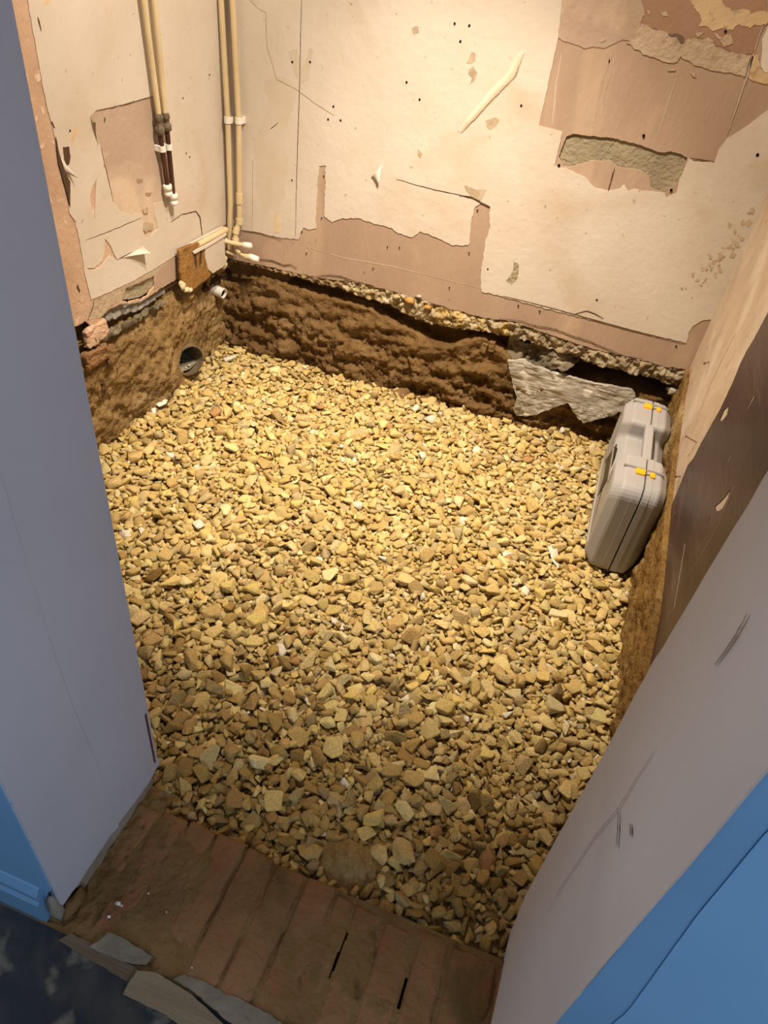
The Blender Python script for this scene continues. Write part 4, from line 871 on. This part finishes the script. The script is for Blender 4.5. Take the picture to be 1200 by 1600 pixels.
# ---- capped supply pipes on the left wall
XP = XL + .020
def ptx(p, x=XP): return onx(p, x)
for i, (tp, mid, j0, j1, end, lab) in enumerate([((222, -20), (248, 181), (248, 184), (250, 209), (262, 294), 'left one of two capped supply pipes, cream above bare copper'),
                                          ((239, -20), (258, 179), (259, 182), (261, 203), (271, 308), 'right one of two capped supply pipes, cream above bare copper')]):
    T = ptx(tp); Mi = ptx(mid); J1 = ptx(j1); E = ptx(end)
    e = empty('supply_pipe', E); tag(e, lab, 'pipe')
    topd = (T - Mi).normalized()
    tube('painted_pipe', [T + topd * (ZC - T.z) / max(.2, topd.z), Mi], .0084, MT['pipe_cream'], e, 14)['label'] = 'cream painted upper length'
    d = (J1 - Mi).normalized(); Lf = (J1 - Mi).length
    tube('coupling', [Mi - d * .006, Mi, Mi + d * Lf * .25, Mi + d * Lf * .3, Mi + d * Lf * .6, Mi + d * Lf * .65, J1, J1 + d * .003], .012, MT['brass'], e, 12, True, [.009, .0125, .0125, .0105, .0105, .014, .014, .009])
    tube('copper_pipe', [J1, E], .0074, MT['copper'], e, 12)['label'] = 'bare tarnished copper lower length'
    dn = (E - J1).normalized()
    tube('end_cap', [E - dn * .012, E - dn * .010, E + dn * .004, E + dn * .005, E + dn * .012, E + dn * .013, E + dn * .022, E + dn * .024], .012, MT['white'], e, 14, True, [.010, .0135, .0135, .0115, .0115, .0130, .0120, .009])
    cpos = J1.lerp(E, .26 if i == 0 else .24)
    cl_ = tube('pipe_clip', [cpos - dn * .008, cpos + dn * .008], .0112, MT['white'], e, 12)
    kid(from_bm('clip_base', box_bm((XL - .001, cpos.y - .010, cpos.z - .009), (XP, cpos.y + .010, cpos.z + .009), .002), MT['white']), e)

# ---- pair of painted pipes standing in the back corner
YP = YB - .022
e1 = empty('corner_pipe', ony((360, 405), YP)); tag(e1, 'left cream pipe in the back corner running straight to the floor', 'pipe')
a0, a1, a2, a3 = ony((344, -20), YP), ony((356, 190), YP), ony((360, 320), YP), ony((358, 378), YP)
tube('pipe', bend([a0 + (a0 - a1).normalized() * (ZC - a0.z), a1, a2, a3, a3 + Vector((.002, 0, -.03))], .02), .0096, MT['pipe_cream'], e1, 14)
e2 = empty('corner_pipe', ony((392, 398), YP)); tag(e2, 'right cream pipe in the back corner kinked above its white cap', 'pipe')
b0, b1_, b2_, b3_ = ony((362, -20), YP), ony((373, 190), YP), ony((374, 300), YP), ony((374, 348), YP)
b4, b5, b6, b7 = ony((368, 362), YP - .012), ony((368, 385), YP - .02), ony((378, 398), YP - .022), ony((388, 401), YP - .022)
tube('pipe', bend([b0 + (b0 - b1_).normalized() * (ZC - b0.z), b1_, b2_, b3_, b4, b5, b6, b7], .018, 5), .0096, MT['pipe_cream'], e2, 14)
tube('socket', [ony((374, 302), YP), ony((374, 318), YP)], .0124, MT['pipe_cream'], e2, 14)
tube('socket', [b3_ + Vector((0, 0, .016)), b3_ + Vector((0, 0, -.004))], .0134, MT['pipe_cream'], e2, 14)
tube('socket', [b3_.lerp(b4, .6), b4.lerp(b5, .12)], .0130, MT['pipe_cream'], e2, 14)
tube('socket', [b4.lerp(b5, .42), b4.lerp(b5, .72)], .0134, MT['pipe_cream'], e2, 14)
tube('socket', [b5.lerp(b6, .30), b5.lerp(b6, .75)], .0130, MT['pipe_cream'], e2, 14)
tube('collar', [b7 - Vector((.012, 0, 0)), b7 + (b7 - b6) * .3], .0125, MT['pipe_cream'], e2, 14)
def capped(e, a, b, r=.0125):
    d = (b - a).normalized(); tube('end_cap', [a, a + d * .002, b - d * .006, b - d * .005, b - d * .001, b], r, MT['white'], e, 14, True, [r * .8, r, r * .95, r * .8, r * .8, r * .6])
capped(e2, ony((390, 401), YP - .022), ony((404, 406), YP - .022))
for e, c in ((e1, (356, 187)), (e2, (373, 188))):
    p = ony(c, YP); tube('pipe_clip', [p + Vector((0, 0, .010)), p - Vector((0, 0, .010))], .0128, MT['white'], e, 12)
    kid(from_bm('clip_base', box_bm((p.x - .004, YP, p.z - .010), (p.x + .016, YB - .0005, p.z + .010), .002), MT['white']), e)
# short stub pipe with a white cap
s0, s1, s2 = onx((347, 375), XL + .016), ony((368, 381), YP - .034), ony((381, 383), YP - .030)
e3 = empty('stub_pipe', s1); tag(e3, 'upper short cream stub pipe with a white cap by the chipboard', 'pipe')
tube('pipe', [s0, ony((360, 379), YP - .036), s1, s2], .0085, MT['pipe_cream'], e3, 12)
tube('socket', [s0, s0.lerp(s1, .35)], .0115, MT['pipe_cream'], e3, 12)
capped(e3, ony((380, 383), YP - .030), ony((393, 384), YP - .030), .0115)
s0, s1 = onx((351, 392), XL + .012), ony((369, 398), YP - .012)
e4 = empty('stub_pipe', s1); tag(e4, 'lower short cream stub pipe running behind the kinked pipe', 'pipe')
tube('pipe', [s0, s1], .008, MT['pipe_cream'], e4, 12); tube('socket', [s0, s0.lerp(s1, .15)], .011, MT['brass'], e4, 12)

# ---- boxing on the left wall: chipboard, cover board, pipe lying along its top
XBX = XL + .030
def board(name, pxs, x, th, m, parent, seed=0, amp=.0008):
    q = [(onx(p, x).y, onx(p, x).z) for p in pxs]; lp = jag([Vector(a) for a in q], amp, .006, seed)
    o = sheet(name, 'flat', [lp], 0, th, m)
    for v in o.data.vertices: v.co = (x - v.co.z, v.co.x, v.co.y)
    o.data.update(); kid(o, parent); return o
bx = empty('pipe_boxing', onx((300, 440), XL)); tag(bx, 'broken pipe boxing of brown chipboard and cream board on left wall', 'boxing')
board('chipboard_panel', [(283, 391), (322, 374), (321, 395), (324, 418), (331, 425), (328, 432), (300, 454), (287, 447), (284, 425)], XBX, .016, MT['chip'], bx, 151)['label'] = 'bare brown chipboard'
board('cover_board', [(320, 376), (352, 358), (350, 372), (352, 400), (354, 413), (345, 419), (333, 427), (326, 421), (322, 405)], XBX + .003, .012, MT['cream'], bx, 152)['label'] = 'cream painted board'
board('torn_edge', [(303, 393), (330, 379), (354, 364), (354, 368), (330, 383), (304, 397)], XBX + .007, .006, MT['lining'], bx, 153)
board('dark_split', [(303, 394), (306, 393), (308, 410), (307, 420), (304, 412)], XBX + .0006, .001, MT['crack'], bx, 154)
board('dark_split', [(313, 392), (316, 393), (315, 410), (312, 416), (311, 405)], XBX + .0006, .001, MT['crack'], bx, 155)
h0, h1 = onx((309, 383), XBX - .004), onx((353, 359), XBX - .004)
tube('top_pipe', [h0, h1], .0105, MT['pipe_cream'], bx, 14)
board('top_lip', [(284, 391), (300, 380), (330, 364), (350, 354), (352, 357), (330, 370), (305, 385)], XBX - .012, .012, MT['cream'], bx, 156)
for i, (p, s) in enumerate([((285, 446), (.011, .012, .016)), ((290, 452), (.012, .012, .010)), ((296, 453), (.012, .012, .010))]): lump('foam_blob', onx(p, XBX - .004), s, MT['foam'], bx, i * 4.1, .4)
for i, (p, s) in enumerate([((349, 408), (.014, .016, .020)), ((350, 414), (.014, .018, .012))]): lump('foam_blob', onx(p, XBX - .012), s, MT['foam'], bx, i * 4.1 + 20, .4)
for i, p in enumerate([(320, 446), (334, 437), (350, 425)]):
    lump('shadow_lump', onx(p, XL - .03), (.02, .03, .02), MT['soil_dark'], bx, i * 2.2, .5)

# ---- white waste pipe end
w1 = ony((350, 459), YB - .078); w0 = ony((318, 445), YB - .066); w0 = onx((312, 444), XL - .02) if False else w0
e5 = empty('waste_pipe', w1); tag(e5, 'open white plastic waste pipe poking out below the chipboard', 'pipe')
def hollow_tube(name, a, b, r, wall, m, parent, seg=20):
    d = (b - a).normalized(); up_ = Vector((0, 0, 1)); n = (up_ - d * up_.dot(d)).normalized(); bi = d.cross(n); bm = bmesh.new(); R_ = []
    for p, rr in ((a, r), (b, r), (b, r - wall), (a, r - wall)): R_.append([bm.verts.new(p + (n * math.cos(2 * math.pi * k / seg) + bi * math.sin(2 * math.pi * k / seg)) * rr) for k in range(seg)])
    for A_, B_ in zip(R_, R_[1:] + R_[:1]):
        for k in range(seg): bm.faces.new((A_[k], A_[(k + 1) % seg], B_[(k + 1) % seg], B_[k]))
    bmesh.ops.recalc_face_normals(bm, faces=bm.faces[:])
    o = from_bm(name, bm, m, None, True); mo = o.modifiers.new('edge', 'EDGE_SPLIT'); mo.split_angle = math.radians(40)
    return kid(o, parent)
dv = (w1 - w0).normalized()
hollow_tube('pipe', w1 - dv * .084, w1, .0195, .0028, MT['waste'], e5)
tube('dirty_end', [w1 - dv * .135, w1 - dv * .082], .0202, MT['clay'], e5, 18)['label'] = 'mud-stained rear length'
tube('dark_bore', [w1 - dv * .080, w1 - dv * .010], .0168, MT['black'], e5, 16)

# ---- clay drain opening
e6 = empty('drain_pipe', DRN); tag(e6, 'round open clay drain mouth set in the left soil bank', 'drain')
dd_ = Vector((.88, -.42, .06)).normalized()
hollow_tube('pipe', DRN - dd_ * .30, DRN + dd_ * .012, DR + .004, .006, MT['clay'], e6, 28)
tube('dark_end', [DRN - dd_ * .30, DRN - dd_ * .27], DR - .002, MT['black'], e6, 24)
def silt(a, b):
    t = -.10 + a * .10; s = (b - .5) * 2; p = DRN + dd_ * t + Vector((.12, .97, 0)) * s * .045
    return (p.x, p.y, DRN.z - .040 + .004 * fbm(p, 60, 4) + .01 * s * s)
kid(grid('silt', 20, 20, silt, MT['silt']), e6)
for i, (p, s) in enumerate([((284, 571), .007), ((292, 573), .006), ((297, 573), .007), ((287, 576), .005)]):
    q = onx(p, XL + .0); lump('silt_crumb', Vector((q.x - .004, q.y, DRN.z - .034)), (s, s, s * .6), MT['grit'], e6, i * 3.3, .4, 1)

# ---- shards at the left edge of the gravel
for i, (pts, lab) in enumerate([([(236, 626), (243, 627), (243, 640), (240, 645), (236, 636)], 'upright white torn shard at left edge of the gravel'), ([(244, 632), (252, 625), (262, 626), (260, 631), (249, 635)], 'flat white torn shard at left edge of the gravel')]):
    z = .022 + .004 * i
    o = sheet('white_shard', 'flat', [jag(W('flat', pts, z), .0008, .008, 160 + i)], z - .001, z + .001, MT['paper'])
    for v in o.data.vertices: v.co.z += (.25 if i == 0 else .12) * (v.co.y - 1.83)
    tag(o, lab, 'shard')
